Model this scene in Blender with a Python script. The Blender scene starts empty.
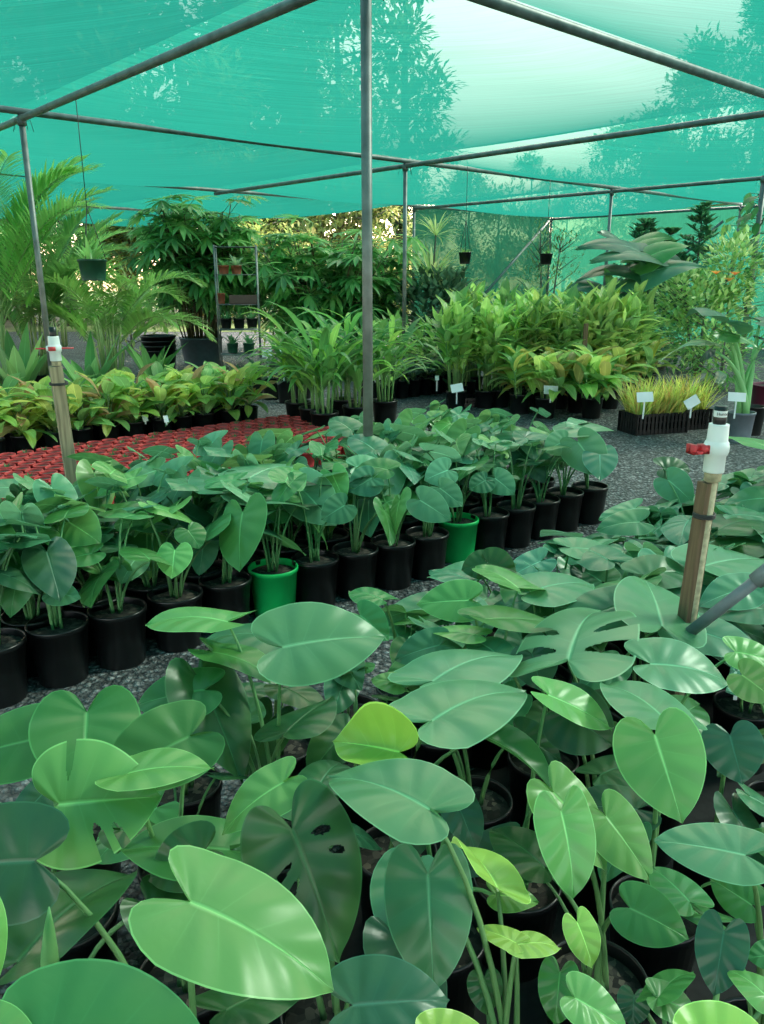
import bpy, math, random
from mathutils import Vector, Matrix
R = math.radians
rnd = random.Random(7)
SC = bpy.context.scene
COL = SC.collection
V = Vector

# ------------------------------------------------------------------ camera
F, PITCH, CH = 785.0, 0.2919, 1.6
cp, sp = math.cos(PITCH), math.sin(PITCH)
cam = bpy.data.cameras.new('camera'); camo = bpy.data.objects.new('camera', cam); COL.objects.link(camo)
camo.location = (0, 0, CH); camo.rotation_euler = (math.pi/2 - PITCH, 0, 0)
cam.sensor_fit = 'VERTICAL'; cam.sensor_height = 24.0; cam.lens = 24.0*F/1024.0
cam.clip_start = 0.05; cam.clip_end = 400
SC.camera = camo

def ray(px, py):
    x = (px-382)/F; y = -(py-512)/F
    return V((x, cp + y*sp, y*cp - sp))
def at_z(px, py, z):
    d = ray(px, py); return V((0, 0, CH)) + d*((z-CH)/d.z)
def at_y(px, py, Y):
    d = ray(px, py); return V((0, 0, CH)) + d*(Y/d.y)
def proj(P):
    x, y, z = P[0], P[1], P[2]-CH
    d = max(1e-3, y*cp - z*sp); u = y*sp + z*cp
    return V((382 + F*x/d, 512 - F*u/d))

TH = 0.7294
E1 = V((math.cos(TH), math.sin(TH), 0)); E2 = V((-E1.y, E1.x, 0))
def st(s, t, z=0): return E1*s + E2*t + V((0, 0, z))
def to_st(P): return P[0]*E1.x + P[1]*E1.y, P[0]*E2.x + P[1]*E2.y

# ------------------------------------------------------------------ materials
def lin(h):
    c = [int(h[i:i+2], 16)/255 for i in (0, 2, 4)]
    return tuple(((x+0.055)/1.055)**2.4 if x > 0.04045 else x/12.92 for x in c)
class NT:
    def __init__(s, name):
        s.m = bpy.data.materials.new(name); s.m.use_nodes = True
        s.t = s.m.node_tree; s.t.nodes.clear()
        s.out = s.t.nodes.new('ShaderNodeOutputMaterial')
    def n(s, typ, **kw):
        nd = s.t.nodes.new('ShaderNode'+typ)
        for k, v in kw.items():
            if k in nd.inputs: nd.inputs[k].default_value = v
            else: setattr(nd, k, v)
        return nd
    def l(s, a, b): s.t.links.new(a, b)
    def math(s, op, a, b=None, c=None):
        nd = s.n('Math', operation=op)
        for i, x in enumerate((a, b, c)):
            if x is None: continue
            if isinstance(x, (int, float)): nd.inputs[i].default_value = x
            else: s.l(x, nd.inputs[i])
        return nd.outputs[0]
    def mix(s, fac, a, b, blend='MIX'):
        nd = s.n('Mix', data_type='RGBA', blend_type=blend)
        for i, x in ((0, fac), (6, a), (7, b)):
            if isinstance(x, (int, float)): nd.inputs[i].default_value = x
            elif isinstance(x, tuple): nd.inputs[i].default_value = (*x[:3], 1)
            else: s.l(x, nd.inputs[i])
        return nd.outputs[2]
    def ramp(s, fac, stops):
        nd = s.n('ValToRGB'); e = nd.color_ramp.elements
        while len(e) < len(stops): e.new(0.5)
        for i, (p, c) in enumerate(stops):
            e[i].position = p; e[i].color = (*c, 1) if isinstance(c, tuple) else (c, c, c, 1)
        s.l(fac, nd.inputs[0]); return nd.outputs[0]

def plain(name, col, rough=0.5, metal=0.0, spec=0.5, var=0.12, scale=14.0, bump=0.0):
    k = NT(name)
    geo = k.n('TexCoord'); nz = k.n('TexNoise', Scale=scale, Detail=4.0); k.l(geo.outputs['Object'], nz.inputs['Vector'])
    b = k.n('BsdfPrincipled', Roughness=rough, Metallic=metal); b.inputs['Specular IOR Level'].default_value = spec
    dark = tuple(c*(1-var) for c in col); lite = tuple(min(1, c*(1+var)) for c in col)
    k.l(k.ramp(nz.outputs['Fac'], [(0.3, dark), (0.7, lite)]), b.inputs['Base Color'])
    if bump:
        bp = k.n('Bump', Strength=bump, Distance=0.01); k.l(nz.outputs['Fac'], bp.inputs['Height']); k.l(bp.outputs[0], b.inputs['Normal'])
    k.l(b.outputs[0], k.out.inputs[0]); return k.m

def leafmat(name, nveins=9, vein=0.45, rough=0.38, transl=0.25, quilt=0.25, spec=0.5, shear=0.0, sheen=0.0):
    k = NT(name)
    at = k.n('Attribute', attribute_name='tint'); uv = k.n('UVMap'); uv.uv_map = 'UVMap'
    sx = k.n('SeparateXYZ'); k.l(uv.outputs[0], sx.inputs[0])
    c, q = sx.outputs[0], sx.outputs[1]
    oi = k.n('ObjectInfo')
    hsv = k.n('HueSaturation')
    k.l(k.math('MULTIPLY_ADD', oi.outputs['Random'], 0.03, 0.485), hsv.inputs['Hue'])
    k.l(k.math('MULTIPLY_ADD', oi.outputs['Random'], 0.3, 0.85), hsv.inputs['Value'])
    k.l(at.outputs['Color'], hsv.inputs['Color'])
    nz = k.n('TexNoise', Scale=9.0, Detail=3.0)
    tc = k.n('TexCoord'); k.l(tc.outputs['Object'], nz.inputs['Vector'])
    base = k.mix(k.ramp(nz.outputs['Fac'], [(0.35, 0.0), (0.7, 0.16)]), hsv.outputs['Color'], (0.18, 0.34, 0.07))
    ph = k.math('FRACT', k.math('ADD', k.math('MULTIPLY', q, float(nveins)), k.math('MULTIPLY', c, shear)))
    tri = k.math('ABSOLUTE', k.math('MULTIPLY_ADD', ph, 2.0, -1.0))
    lat = k.math('MULTIPLY', k.math('POWER', tri, 22.0), k.math('SUBTRACT', 1.0, c))
    mid = k.math('SUBTRACT', 1.0, k.math('SMOOTH_MIN', k.math('DIVIDE', c, 0.055), 1.0, 0.3))
    mid = k.math('MAXIMUM', mid, 0.0)
    lit = k.n('HueSaturation', Value=2.3, Saturation=0.9); k.l(hsv.outputs['Color'], lit.inputs['Color'])
    col = k.mix(k.math('MULTIPLY', lat, vein*0.28), base, lit.outputs[0])
    col = k.mix(k.math('MULTIPLY', mid, min(1, vein*1.6)), col, lit.outputs[0])
    col = k.mix(k.math('MULTIPLY', k.math('GREATER_THAN', c, 0.972), vein*0.8), col, lit.outputs[0])
    g = k.n('NewGeometry')
    under = k.n('HueSaturation', Value=1.35, Saturation=0.85); k.l(col, under.inputs['Color'])
    col = k.mix(g.outputs['Backfacing'], col, under.outputs[0])
    b = k.n('BsdfPrincipled', Roughness=rough); b.inputs['Specular IOR Level'].default_value = spec
    if sheen:
        b.inputs['Sheen Weight'].default_value = sheen; b.inputs['Sheen Roughness'].default_value = 0.4
    k.l(col, b.inputs['Base Color'])
    hgt = k.math('SUBTRACT', k.math('MULTIPLY', k.math('MULTIPLY', k.math('COSINE', k.math('MULTIPLY', ph, 6.2832)), -0.5), k.math('SMOOTH_MIN', k.math('MULTIPLY', c, 2.0), 1.0, .3)), k.math('MULTIPLY', mid, 1.2))
    bp = k.n('Bump', Strength=quilt, Distance=0.012); k.l(hgt, bp.inputs['Height']); k.l(bp.outputs[0], b.inputs['Normal'])
    tr = k.n('BsdfTranslucent'); tcx = k.n('HueSaturation', Value=1.8, Saturation=1.1, Hue=0.49); k.l(col, tcx.inputs['Color']); k.l(tcx.outputs[0], tr.inputs[0])
    ms = k.n('MixShader', Fac=transl); k.l(b.outputs[0], ms.inputs[1]); k.l(tr.outputs[0], ms.inputs[2])
    k.l(ms.outputs[0], k.out.inputs[0]); return k.m

def clothmat(name, green, trans_col, fac_t, diff=0.25):
    """knitted shade cloth: part open holes, part tinted tape that lets light glow through"""
    k = NT(name)
    tc = k.n('TexCoord')
    mp = k.n('Mapping'); mp.inputs['Rotation'].default_value = (0, 0, TH); mp.inputs['Scale'].default_value = (0.7, 60.0, 8.0); k.l(tc.outputs['Object'], mp.inputs[0])
    nz = k.n('TexNoise', Scale=1.0, Detail=5.0); k.l(mp.outputs[0], nz.inputs['Vector'])
    n2 = k.n('TexNoise', Scale=0.6, Detail=3.0); k.l(tc.outputs['Object'], n2.inputs['Vector'])
    f = k.math('MULTIPLY_ADD', k.math('ADD', nz.outputs['Fac'], n2.outputs['Fac']), 0.5, -0.5)
    f = k.math('MAXIMUM', k.math('MULTIPLY_ADD', f, 0.8, 1.0), 0.1)
    lw = k.n('LayerWeight', Blend=0.5)   # the holes of a knit close up as one looks along it
    f = k.math('MULTIPLY', f, k.math('MULTIPLY', k.math('POWER', k.math('SUBTRACT', 1.0, lw.outputs['Facing']), 1.45), fac_t))
    wv = k.ramp(nz.outputs['Fac'], [(0.25, tuple(x*.80 for x in green)), (0.75, tuple(min(1, x*1.22) for x in green))])
    d = k.n('BsdfDiffuse'); k.l(wv, d.inputs[0])
    t = k.n('BsdfTranslucent'); k.l(wv, t.inputs[0])
    m1 = k.n('MixShader', Fac=1-diff); k.l(d.outputs[0], m1.inputs[1]); k.l(t.outputs[0], m1.inputs[2])
    tp = k.n('BsdfTransparent'); tp.inputs[0].default_value = (*trans_col, 1)
    m2 = k.n('MixShader'); k.l(f, m2.inputs[0]); k.l(m1.outputs[0], m2.inputs[1]); k.l(tp.outputs[0], m2.inputs[2])
    k.l(m2.outputs[0], k.out.inputs[0]); return k.m

def gravelmat():
    k = NT('grey_gravel')
    tc = k.n('TexCoord')
    vo = k.n('TexVoronoi', Scale=40.0, Randomness=1.0); k.l(tc.outputs['Object'], vo.inputs['Vector'])
    v2 = k.n('TexVoronoi', Scale=95.0); k.l(tc.outputs['Object'], v2.inputs['Vector'])
    nz = k.n('TexNoise', Scale=1.3, Detail=4.0); k.l(tc.outputs['Object'], nz.inputs['Vector'])
    sx = k.n('SeparateColor'); k.l(vo.outputs['Color'], sx.inputs[0])
    c = k.ramp(sx.outputs[0], [(0.0, (0.07, 0.075, 0.08)), (0.5, (0.19, 0.195, 0.20)), (0.85, (0.32, 0.32, 0.325)), (1.0, (0.55, 0.55, 0.55))])
    c = k.mix(k.ramp(vo.outputs['Distance'], [(0.25, 0.0), (0.75, 0.85)]), c, (0.02, 0.022, 0.024))
    c = k.mix(k.ramp(nz.outputs['Fac'], [(0.4, 0.0), (0.75, 0.4)]), c, (0.07, 0.075, 0.07))
    b = k.n('BsdfPrincipled', Roughness=0.8); k.l(c, b.inputs['Base Color'])
    h = k.math('SUBTRACT', k.math('MULTIPLY', sx.outputs[1], 0.5), k.math('ADD', vo.outputs['Distance'], k.math('MULTIPLY', v2.outputs['Distance'], 0.4)))
    bp = k.n('Bump', Strength=1.0, Distance=0.03); k.l(h, bp.inputs['Height']); k.l(bp.outputs[0], b.inputs['Normal'])
    k.l(b.outputs[0], k.out.inputs[0]); return k.m

def woodmat(name, dark, lite):
    k = NT(name)
    tc = k.n('TexCoord'); mp = k.n('Mapping'); mp.inputs['Scale'].default_value = (60, 60, 3); k.l(tc.outputs['Object'], mp.inputs[0])
    nz = k.n('TexNoise', Scale=1.0, Detail=6.0); k.l(mp.outputs[0], nz.inputs['Vector'])
    b = k.n('BsdfPrincipled', Roughness=0.75); k.l(k.ramp(nz.outputs['Fac'], [(0.3, dark), (0.7, lite)]), b.inputs['Base Color'])
    bp = k.n('Bump', Strength=0.4, Distance=0.004); k.l(nz.outputs['Fac'], bp.inputs['Height']); k.l(bp.outputs[0], b.inputs['Normal'])
    k.l(b.outputs[0], k.out.inputs[0]); return k.m

def soilmat():
    k = NT('potting_mix'); tc = k.n('TexCoord')
    vo = k.n('TexVoronoi', Scale=70.0); k.l(tc.outputs['Object'], vo.inputs['Vector'])
    sx = k.n('SeparateColor'); k.l(vo.outputs['Color'], sx.inputs[0])
    b = k.n('BsdfPrincipled', Roughness=0.95)
    k.l(k.ramp(sx.outputs[0], [(0.0, (0.012, 0.010, 0.009)), (0.7, (0.05, 0.042, 0.036)), (1.0, (0.16, 0.13, 0.10))]), b.inputs['Base Color'])
    bp = k.n('Bump', Strength=1.0, Distance=0.02); k.l(sx.outputs[1], bp.inputs['Height']); k.l(bp.outputs[0], b.inputs['Normal'])
    k.l(b.outputs[0], k.out.inputs[0]); return k.m

M = {}
M['leaf'] = leafmat('glossy_heart_leaf', 7, 0.55, 0.35, 0.16, 0.27, 0.5, 0.0)
M['blade'] = leafmat('strap_leaf', 1, 0.3, 0.42, 0.3, 0.1)
M['broad'] = leafmat('broad_leaf', 9, 0.35, 0.4, 0.3, 0.25, 0.5, -1.5)
M['tree'] = leafmat('tree_leaf', 1, 0.1, 0.6, 0.35, 0.0, 0.3)
M['stem'] = leafmat('green_stem', 1, 0.0, 0.5, 0.1, 0.0)
M['black'] = plain('black_plastic', (0.006, 0.0068, 0.0075), 0.3, spec=0.5)
M['green'] = plain('bright_green_plastic', (0.01, 0.62, 0.15), 0.4, var=0.05)
M['red'] = plain('red_plastic', (0.66, 0.06, 0.06), 0.45, var=0.1)
M['dgreen'] = plain('dark_green_plastic', (0.012, 0.075, 0.045), 0.4)
M['grey'] = plain('grey_plastic', (0.17, 0.20, 0.24), 0.5)
M['charcoal'] = plain('charcoal_plastic', (0.10, 0.125, 0.15), 0.5)
M['maroon'] = plain('maroon_plastic', (0.16, 0.02, 0.05), 0.45)
M['terracotta'] = plain('terracotta', (0.36, 0.10, 0.055), 0.7)
M['steel'] = plain('galvanised_steel', (0.20, 0.21, 0.205), 0.5, 0.55, var=0.3, scale=9)
M['pvc'] = plain('white_pvc', (0.80, 0.84, 0.84), 0.35, var=0.03)
M['redv'] = plain('red_valve_plastic', (0.60, 0.04, 0.05), 0.4, var=0.05)
M['greypipe'] = plain('grey_pvc_pipe', (0.16, 0.19, 0.21), 0.5, var=0.2)
M['white'] = plain('white_card', (0.82, 0.84, 0.86), 0.5, var=0.02)
M['wire'] = plain('dark_wire', (0.03, 0.03, 0.03), 0.5)
M['wood'] = woodmat('weathered_brown_wood', (0.07, 0.04, 0.022), (0.24, 0.15, 0.085))
M['palewood'] = woodmat('pale_weathered_wood', (0.16, 0.13, 0.08), (0.42, 0.35, 0.22))
M['brass'] = plain('threaded_fitting', (0.38, 0.32, 0.2), 0.6, var=0.3, scale=60)
M['bark'] = woodmat('tree_bark', (0.05, 0.045, 0.04), (0.22, 0.2, 0.17))
M['cane'] = plain('cane_stem', (0.10, 0.09, 0.04), 0.6, var=0.3)
M['soil'] = soilmat()
M['gravel'] = gravelmat()
M['cloth'] = clothmat('green_shade_cloth', (0.006, 0.09, 0.062), (0.80, 0.95, 0.88), 0.30, 0.15)
M['wallcloth'] = clothmat('green_wall_cloth', (0.02, 0.15, 0.09), (0.45, 0.85, 0.62), 0.06, 0.45)

# ------------------------------------------------------------------ mesh builder
class MB:
    def __init__(s): s.v = []; s.f = []; s.uv = []; s.c = []
    def add(s, vs, fs, uvs=None, col=(0.5, 0.5, 0.5)):
        o = len(s.v); s.v.extend([tuple(x) for x in vs]); s.f.extend([tuple(i+o for i in f) for f in fs])
        s.uv.extend(uvs if uvs else [(0.5, 0.25)]*len(vs)); s.c.extend([col]*len(vs))
    def mesh(s, name, mat, smooth=True, origin=None):
        me = bpy.data.meshes.new(name)
        vs = s.v if origin is None else [(x-origin[0], y-origin[1], z-origin[2]) for x, y, z in s.v]
        me.from_pydata(vs, [], s.f)
        uvl = me.uv_layers.new(name='UVMap')
        lv = [0]*len(me.loops); me.loops.foreach_get('vertex_index', lv)
        buf = []
        for i in lv: buf.extend(s.uv[i])
        uvl.data.foreach_set('uv', buf)
        ca = me.color_attributes.new('tint', 'FLOAT_COLOR', 'POINT')
        buf = []
        for c in s.c: buf.extend((c[0], c[1], c[2], 1.0))
        ca.data.foreach_set('color', buf)
        if smooth: me.polygons.foreach_set('use_smooth', [True]*len(me.polygons))
        me.materials.append(mat); me.update(); return me
    def build(s, name, mat, parent=None, smooth=True, origin=None):
        o = bpy.data.objects.new(name, s.mesh(name, mat, smooth, origin)); COL.objects.link(o)
        if parent: o.parent = parent
        elif origin is not None: o.location = origin
        return o
def link(name, me, parent=None):
    o = bpy.data.objects.new(name, me); COL.objects.link(o)
    if parent: o.parent = parent
    return o
def tag(o, label, cat, group=None, kind=None):
    if label: o['label'] = label
    if cat: o['category'] = cat
    if group: o['group'] = group
    if kind: o['kind'] = kind
    return o
def thing(name, label, cat, loc=(0, 0, 0), rz=0, group=None, scale=1):
    o = bpy.data.objects.new(name, None); COL.objects.link(o); o.empty_display_size = 0.1
    o.location = loc; o.rotation_euler = (0, 0, rz); o.scale = (scale,)*3
    return tag(o, label, cat, group, 'thing')
def copy_thing(src, loc, rz, label, scale=1, group=None):
    r = src.copy(); COL.objects.link(r); r.location = loc; r.rotation_euler = (0, 0, rz); r.scale = (scale,)*3
    r['label'] = label
    if group: r['group'] = group
    for ch in src.children:
        c = ch.copy(); COL.objects.link(c); c.parent = r
        for g in ch.children:
            d = g.copy(); COL.objects.link(d); d.parent = c
    return r

def frame(d):
    d = d.normalized(); a = V((0, 0, 1)) if abs(d.z) < 0.95 else V((1, 0, 0))
    u = d.cross(a).normalized(); return u, u.cross(d)
def tube(mb, pts, rad, sides=8, col=(0.5, 0.5, 0.5), cap=True):
    pts = [V(p) for p in pts]; n = len(pts)
    rad = rad if isinstance(rad, (list, tuple)) else [rad]*n
    vs, fs, uv = [], [], []
    for i, p in enumerate(pts):
        d = (pts[min(i+1, n-1)] - pts[max(i-1, 0)])
        if d.length < 1e-7: d = V((0, 0, 1))
        u, w = frame(d)
        for k in range(sides):
            a = 2*math.pi*k/sides; vs.append(p + (u*math.cos(a) + w*math.sin(a))*rad[i]); uv.append((0.5, 0.25))
    for i in range(n-1):
        for k in range(sides):
            k2 = (k+1) % sides; fs.append((i*sides+k, i*sides+k2, (i+1)*sides+k2, (i+1)*sides+k))
    if cap:
        fs.append(tuple(range(sides-1, -1, -1))); fs.append(tuple((n-1)*sides+k for k in range(sides)))
    mb.add(vs, fs, uv, col)
def lathe(mb, prof, seg=28, col=(0.5, 0.5, 0.5), c=(0, 0, 0)):
    vs, fs = [], []
    for r, z in prof:
        for k in range(seg):
            a = 2*math.pi*k/seg; vs.append((c[0]+r*math.cos(a), c[1]+r*math.sin(a), c[2]+z))
    for i in range(len(prof)-1):
        for k in range(seg):
            k2 = (k+1) % seg; fs.append((i*seg+k, i*seg+k2, (i+1)*seg+k2, (i+1)*seg+k))
    mb.add(vs, fs, None, col)
def box(mb, a, b, M4=None):
    vs = [V((x, y, z)) for x in (a[0], b[0]) for y in (a[1], b[1]) for z in (a[2], b[2])]
    if M4 is not None: vs = [M4 @ v for v in vs]
    mb.add(vs, [(0, 1, 3, 2), (4, 6, 7, 5), (0, 4, 5, 1), (2, 3, 7, 6), (0, 2, 6, 4), (1, 5, 7, 3)])
def qbez(a, b, c, n=7):
    return [a*(1-t)**2 + b*2*t*(1-t) + c*t*t for t in [i/(n-1) for i in range(n)]]

# ------------------------------------------------------------------ leaves
def catmull(P, n):
    out = []; m = len(P)-1
    for i in range(n+1):
        x = i/n*m; k = min(int(x), m-1); t = x-k
        p0, p1, p2, p3 = P[max(k-1, 0)], P[k], P[k+1], P[min(k+2, m)]
        out.append(tuple(0.5*((2*b) + (c-a)*t + (2*a-5*b+4*c-d)*t*t + (3*b-a-3*c+d)*t**3) for a, b, c, d in zip(p0, p1, p2, p3)))
    return out
#              outline x, y, midrib y
HEART = [(0, 0, 0), (.11, -.12, 0), (.29, -.245, 0), (.57, -.28, .005), (.83, -.17, .02), (.98, .03, .05), (1.0, .23, .11), (.94, .42, .20), (.79, .60, .33), (.57, .77, .50), (.32, .905, .70), (.11, .985, .88), (0, 1.04, 1.0)]
OVAL = [(0, 0, 0), (.35, .03, .01), (.68, .12, .05), (.90, .26, .13), (1, .42, .24), (.96, .58, .38), (.78, .74, .55), (.5, .88, .73), (.2, .97, .9), (0, 1.03, 1.0)]
ARROW = [(0, 0, 0), (.14, -.12, 0), (.36, -.32, 0), (.62, -.42, .0), (.84, -.30, .02), (.95, -.08, .06), (1.0, .12, .13), (.90, .34, .26), (.68, .57, .43), (.4, .78, .64), (.14, .94, .85), (0, 1.05, 1.0)]

def leaf(mb, B, u, m, n, L, W, tint, shape=HEART, fold=.20, arch=.07, edge=.12, wave=.02, twist=0.0, holes=(), nq=16, nc=4, ph=0.0, curl=0.0):
    if holes: nq, nc = 150, 26
    prof = catmull(shape, nq)
    par = [[(q/nq, c/nc) for c in range(-nc, nc+1)] for q in range(nq+1)]
    dead = set(); moved = {}
    for (qc, cc, rq, rc) in holes:
        ins = lambda q, c: ((q-qc)/rq)**2 + ((c-cc)/rc)**2 < 1
        for i in range(nq):
            for j in range(2*nc):
                q = (i+.5)/nq; c = (j+.5-nc)/nc
                if ins(q, c): dead.add((i, j))
        for i in range(nq+1):
            for j in range(2*nc+1):
                q, c = par[i][j]
                cells = [(i-1, j-1), (i-1, j), (i, j-1), (i, j)]
                dn = [x for x in cells if x in dead and ins((x[0]+.5)/nq, (x[1]+.5-nc)/nc)]
                if False:
                    dq, dc = (q-qc)/rq, (c-cc)/rc; r = math.hypot(dq, dc) or 1
                    nqv = qc + dq/r*rq; ncv = cc + dc/r*rc
                    if abs(ncv) <= 1 and 0 < nqv < 1 and (abs(c) < 0.999 or abs(ncv) > 0.98): par[i][j] = (nqv, ncv)
    def ev(q, c):
        x = q*nq; k = min(int(x), nq-1); t = x-k
        ox, oy, my = (a*(1-t)+b*t for a, b in zip(prof[k], prof[k+1]))
        a = abs(c)
        X = c*ox; y = my*(1-a) + oy*a
        Xm = X*W/2; Y = y*L
        yy = min(1, max(0, y))
        z = fold*abs(Xm) + arch*L*4*yy*(1-yy) - edge*W*X*X + wave*L*a*a*math.sin(9*q + ph + (2.1 if c > 0 else 0))
        if curl: z += curl*W*X*X*abs(X)
        if twist:
            an = twist*yy; Xm, z = Xm*math.cos(an) - z*math.sin(an), Xm*math.sin(an) + z*math.cos(an)
        return B + u*Xm + m*Y + n*z
    vs, uv, fs = [], [], []
    for i in range(nq+1):
        for j in range(2*nc+1):
            q, c = par[i][j]; vs.append(ev(q, c)); uv.append((abs(c), q))
    w = 2*nc+1
    for i in range(nq):
        for j in range(2*nc):
            if (i, j) in dead: continue
            fs.append((i*w+j, i*w+j+1, (i+1)*w+j+1, (i+1)*w+j))
    mb.add(vs, fs, uv, tint)

def jit(c, r, a=0.18):
    k = 1 + r.uniform(-a, a); g = r.uniform(-.08, .08)
    return (max(0, c[0]*k*(1+g)), c[1]*k, max(0, c[2]*k*(1-g)))
T = {'B': (.045, .185, .090), 'BD': (.018, .085, .045), 'G': (.045, .20, .050), 'GL': (.14, .34, .09), 'L': (.30, .50, .09), 'D': (.016, .085, .022), 'LB': (.105, .29, .15)}  # LB is paler and bluer, a surface sheen painted into the leaf colour

def free_leaf(mb, B, az, tilt, L, W, tint, r, shape=HEART, roll=0.0, **kw):
    """leaf pointing along azimuth az with its tip dipped by tilt"""
    m = V((math.cos(az)*math.cos(tilt), math.sin(az)*math.cos(tilt), -math.sin(tilt)))
    u0 = m.cross(V((0, 0, 1))).normalized(); n0 = u0.cross(m)
    u = u0*math.cos(roll) + n0*math.sin(roll); n = u.cross(m)
    leaf(mb, B, u, m, n, L, W, tint, shape, ph=r.uniform(0, 6), **kw)

def hero_frame(bx, by, tx, ty, w, zb, dz, ratio, flip):
    B = at_z(bx, by, zb)
    lenpx = math.hypot(tx-bx, ty-by); dep = B.y*cp - (B.z-CH)*sp
    if dz is None: dz = -lenpx/F*dep*(.12 + .62*max(0, (ty-by)/max(lenpx, 1)))
    Tp = at_z(tx, ty, zb+dz)
    m = Tp-B; L = m.length; m.normalize(); L = min(L, .42)
    u0 = m.cross(V((0, 0, 1))).normalized(); n0 = u0.cross(m); W = ratio*L
    pm = (proj(B+m*L)-proj(B)); pm = pm.normalized() if pm.length > 0 else V((1, 0))
    best = None
    for k in range(-75, 76, 3):
        a = R(k); u = u0*math.cos(a) + n0*math.sin(a); n = u.cross(m)
        C = B + m*L*.3; d = proj(C+u*W/2)-proj(C-u*W/2)
        pw = abs(d.x*pm.y - d.y*pm.x)
        cost = abs(pw-w) + abs(k)*.12 + (0 if n.dot(V((0, 0, CH))-C) > 0 else (0 if flip else 60))
        if best is None or cost < best[0]: best = (cost, u, n, pw)
    _, u, n, pw = best
    W *= min(1.5, max(.65, w/max(pw, 1)))
    return B, u, m, n, L, W

def petiole(mb, root, B, m, col, r0=.007, r1=.0035, r=rnd):
    h = B-root
    c1 = root + V((h.x*.25, h.y*.25, h.z*.75)); 
    tube(mb, qbez(root, c1, B - V((0, 0, .004)), 8), [r0 + (r1-r0)*i/7 for i in range(8)], 6, col)

def blade(mb, p, d, length, width, droop, tint, n=5, fold=.2, peak=.4, side=None):
    d = V(d).normalized(); p = V(p)
    s = side if side is not None else (d.cross(V((0, 0, 1))) if abs(d.z) < .97 else V((1, 0, 0)))
    s = s.normalized(); vs, uv, fs = [], [], []
    for i in range(n+1):
        t = i/n
        w = width*.5*(min(1, (t/peak)**.6 if t < peak else 1) if t < peak else max(.02, 1-((t-peak)/(1-peak))**1.7))
        if i == 0: w = width*.12
        nn = s.cross(d)
        for j in (-1, 0, 1): vs.append(p + s*w*j + nn*fold*w*abs(j)); uv.append((abs(j), t))
        p = p + d*(length/n); d = (d + V((0, 0, -droop/n*(0.4+1.6*t)))).normalized()
    for i in range(n):
        for j in (0, 1): fs.append((i*3+j, i*3+j+1, i*3+j+4, i*3+j+3))
    mb.add(vs, fs, uv, tint)

# ------------------------------------------------------------------ pots
def pot_profile(Rr, h, bot=.8, lip=.022):
    return [(0, .002), (Rr*bot, 0.0), (Rr*bot, .004), (Rr*.955, h-lip), (Rr, h-lip), (Rr, h-.004), (Rr*.985, h), (Rr*.95, h), (Rr*.935, h-.006), (Rr*.91, h-.045), (Rr*.88, h-.06)]
POTM = {}
def pot_meshes(Rr, h, mat):
    key = (round(Rr, 3), round(h, 3), mat)
    if key not in POTM:
        mb = MB(); lathe(mb, pot_profile(Rr, h), 32); a = mb.mesh('pot', M[mat])
        mb = MB(); dz_ = .012 if Rr < .08 else .026; lathe(mb, [(0, h-dz_), (Rr*.5, h-dz_-.001), (Rr*.92, h-dz_-.006)], 24); b = mb.mesh('soil', M['soil'])
        POTM[key] = (a, b)
    return POTM[key]
def add_pot(t, Rr, h, mat):
    a, b = pot_meshes(Rr, h, mat); link('pot', a, t); link('soil', b, t)

ORD = ['', 'first', 'second', 'third', 'fourth', 'fifth', 'sixth', 'seventh', 'eighth', 'ninth', 'tenth', 'eleventh', 'twelfth', 'thirteenth', 'fourteenth', 'fifteenth', 'sixteenth', 'seventeenth', 'eighteenth', 'nineteenth', 'twentieth', 'twenty-first', 'twenty-second', 'twenty-third', 'twenty-fourth', 'twenty-fifth', 'twenty-sixth', 'twenty-seventh', 'twenty-eighth']
def inview(P, mx=60, my=60):
    if P[1] < .35: return False
    q = proj(P); return -mx < q.x < 764+mx and -my < q.y < 1024+my

# ================================================================== SETTING
g = MB(); g.add([(-60, -20, 0), (60, -20, 0), (60, 90, 0), (-60, 90, 0)], [(0, 1, 2, 3)])
tag(g.build('ground', M['gravel'], smooth=False), None, None, None, 'structure')

k = NT('rough_lawn'); tc = k.n('TexCoord'); nz = k.n('TexNoise', Scale=1.5, Detail=8.0); k.l(tc.outputs['Object'], nz.inputs['Vector']); b = k.n('BsdfPrincipled', Roughness=.9); k.l(k.ramp(nz.outputs['Fac'], [(.3, (.06, .10, .03)), (.6, (.16, .20, .06)), (.75, (.26, .24, .10))]), b.inputs['Base Color']); k.l(b.outputs[0], k.out.inputs[0])
g = MB(); g.add([(-60, 24, .01), (60, 24, .01), (60, 90, .01), (-60, 90, .01)], [(0, 1, 2, 3)])
tag(g.build('lawn', k.m, smooth=False), None, None, None, 'structure')

MAIN = V((-.083, 4.633, 0)); G = 5.2; ZC = CH + 1.55
def N(i, j, z=0): return MAIN + E1*(G*i) + E2*(G*j) + V((0, 0, z))
def bays(mb, cells, sag, lift=.045, n=14):
    for (i, j) in cells:
        vs, fs = [], []
        for a in range(n+1):
            for b in range(n+1):
                x, y = a/n, b/n
                k = (4*x*(1-x))**.8 * (4*y*(1-y))**.6
                vs.append(N(i+x, j+y, ZC + lift - sag*k))
        for a in range(n):
            for b in range(n): fs.append((a*(n+1)+b, a*(n+1)+b+1, (a+1)*(n+1)+b+1, (a+1)*(n+1)+b))
        mb.add(vs, fs)
cells = [(i, j) for i in range(-3, 3) for j in range(-3, 2)] + [(i, j) for i in range(-4, 2) for j in (2, 3)]
cl = MB(); bays(cl, cells, .26)
tag(cl.build('ceiling', M['cloth']), None, None, None, 'structure')
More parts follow.
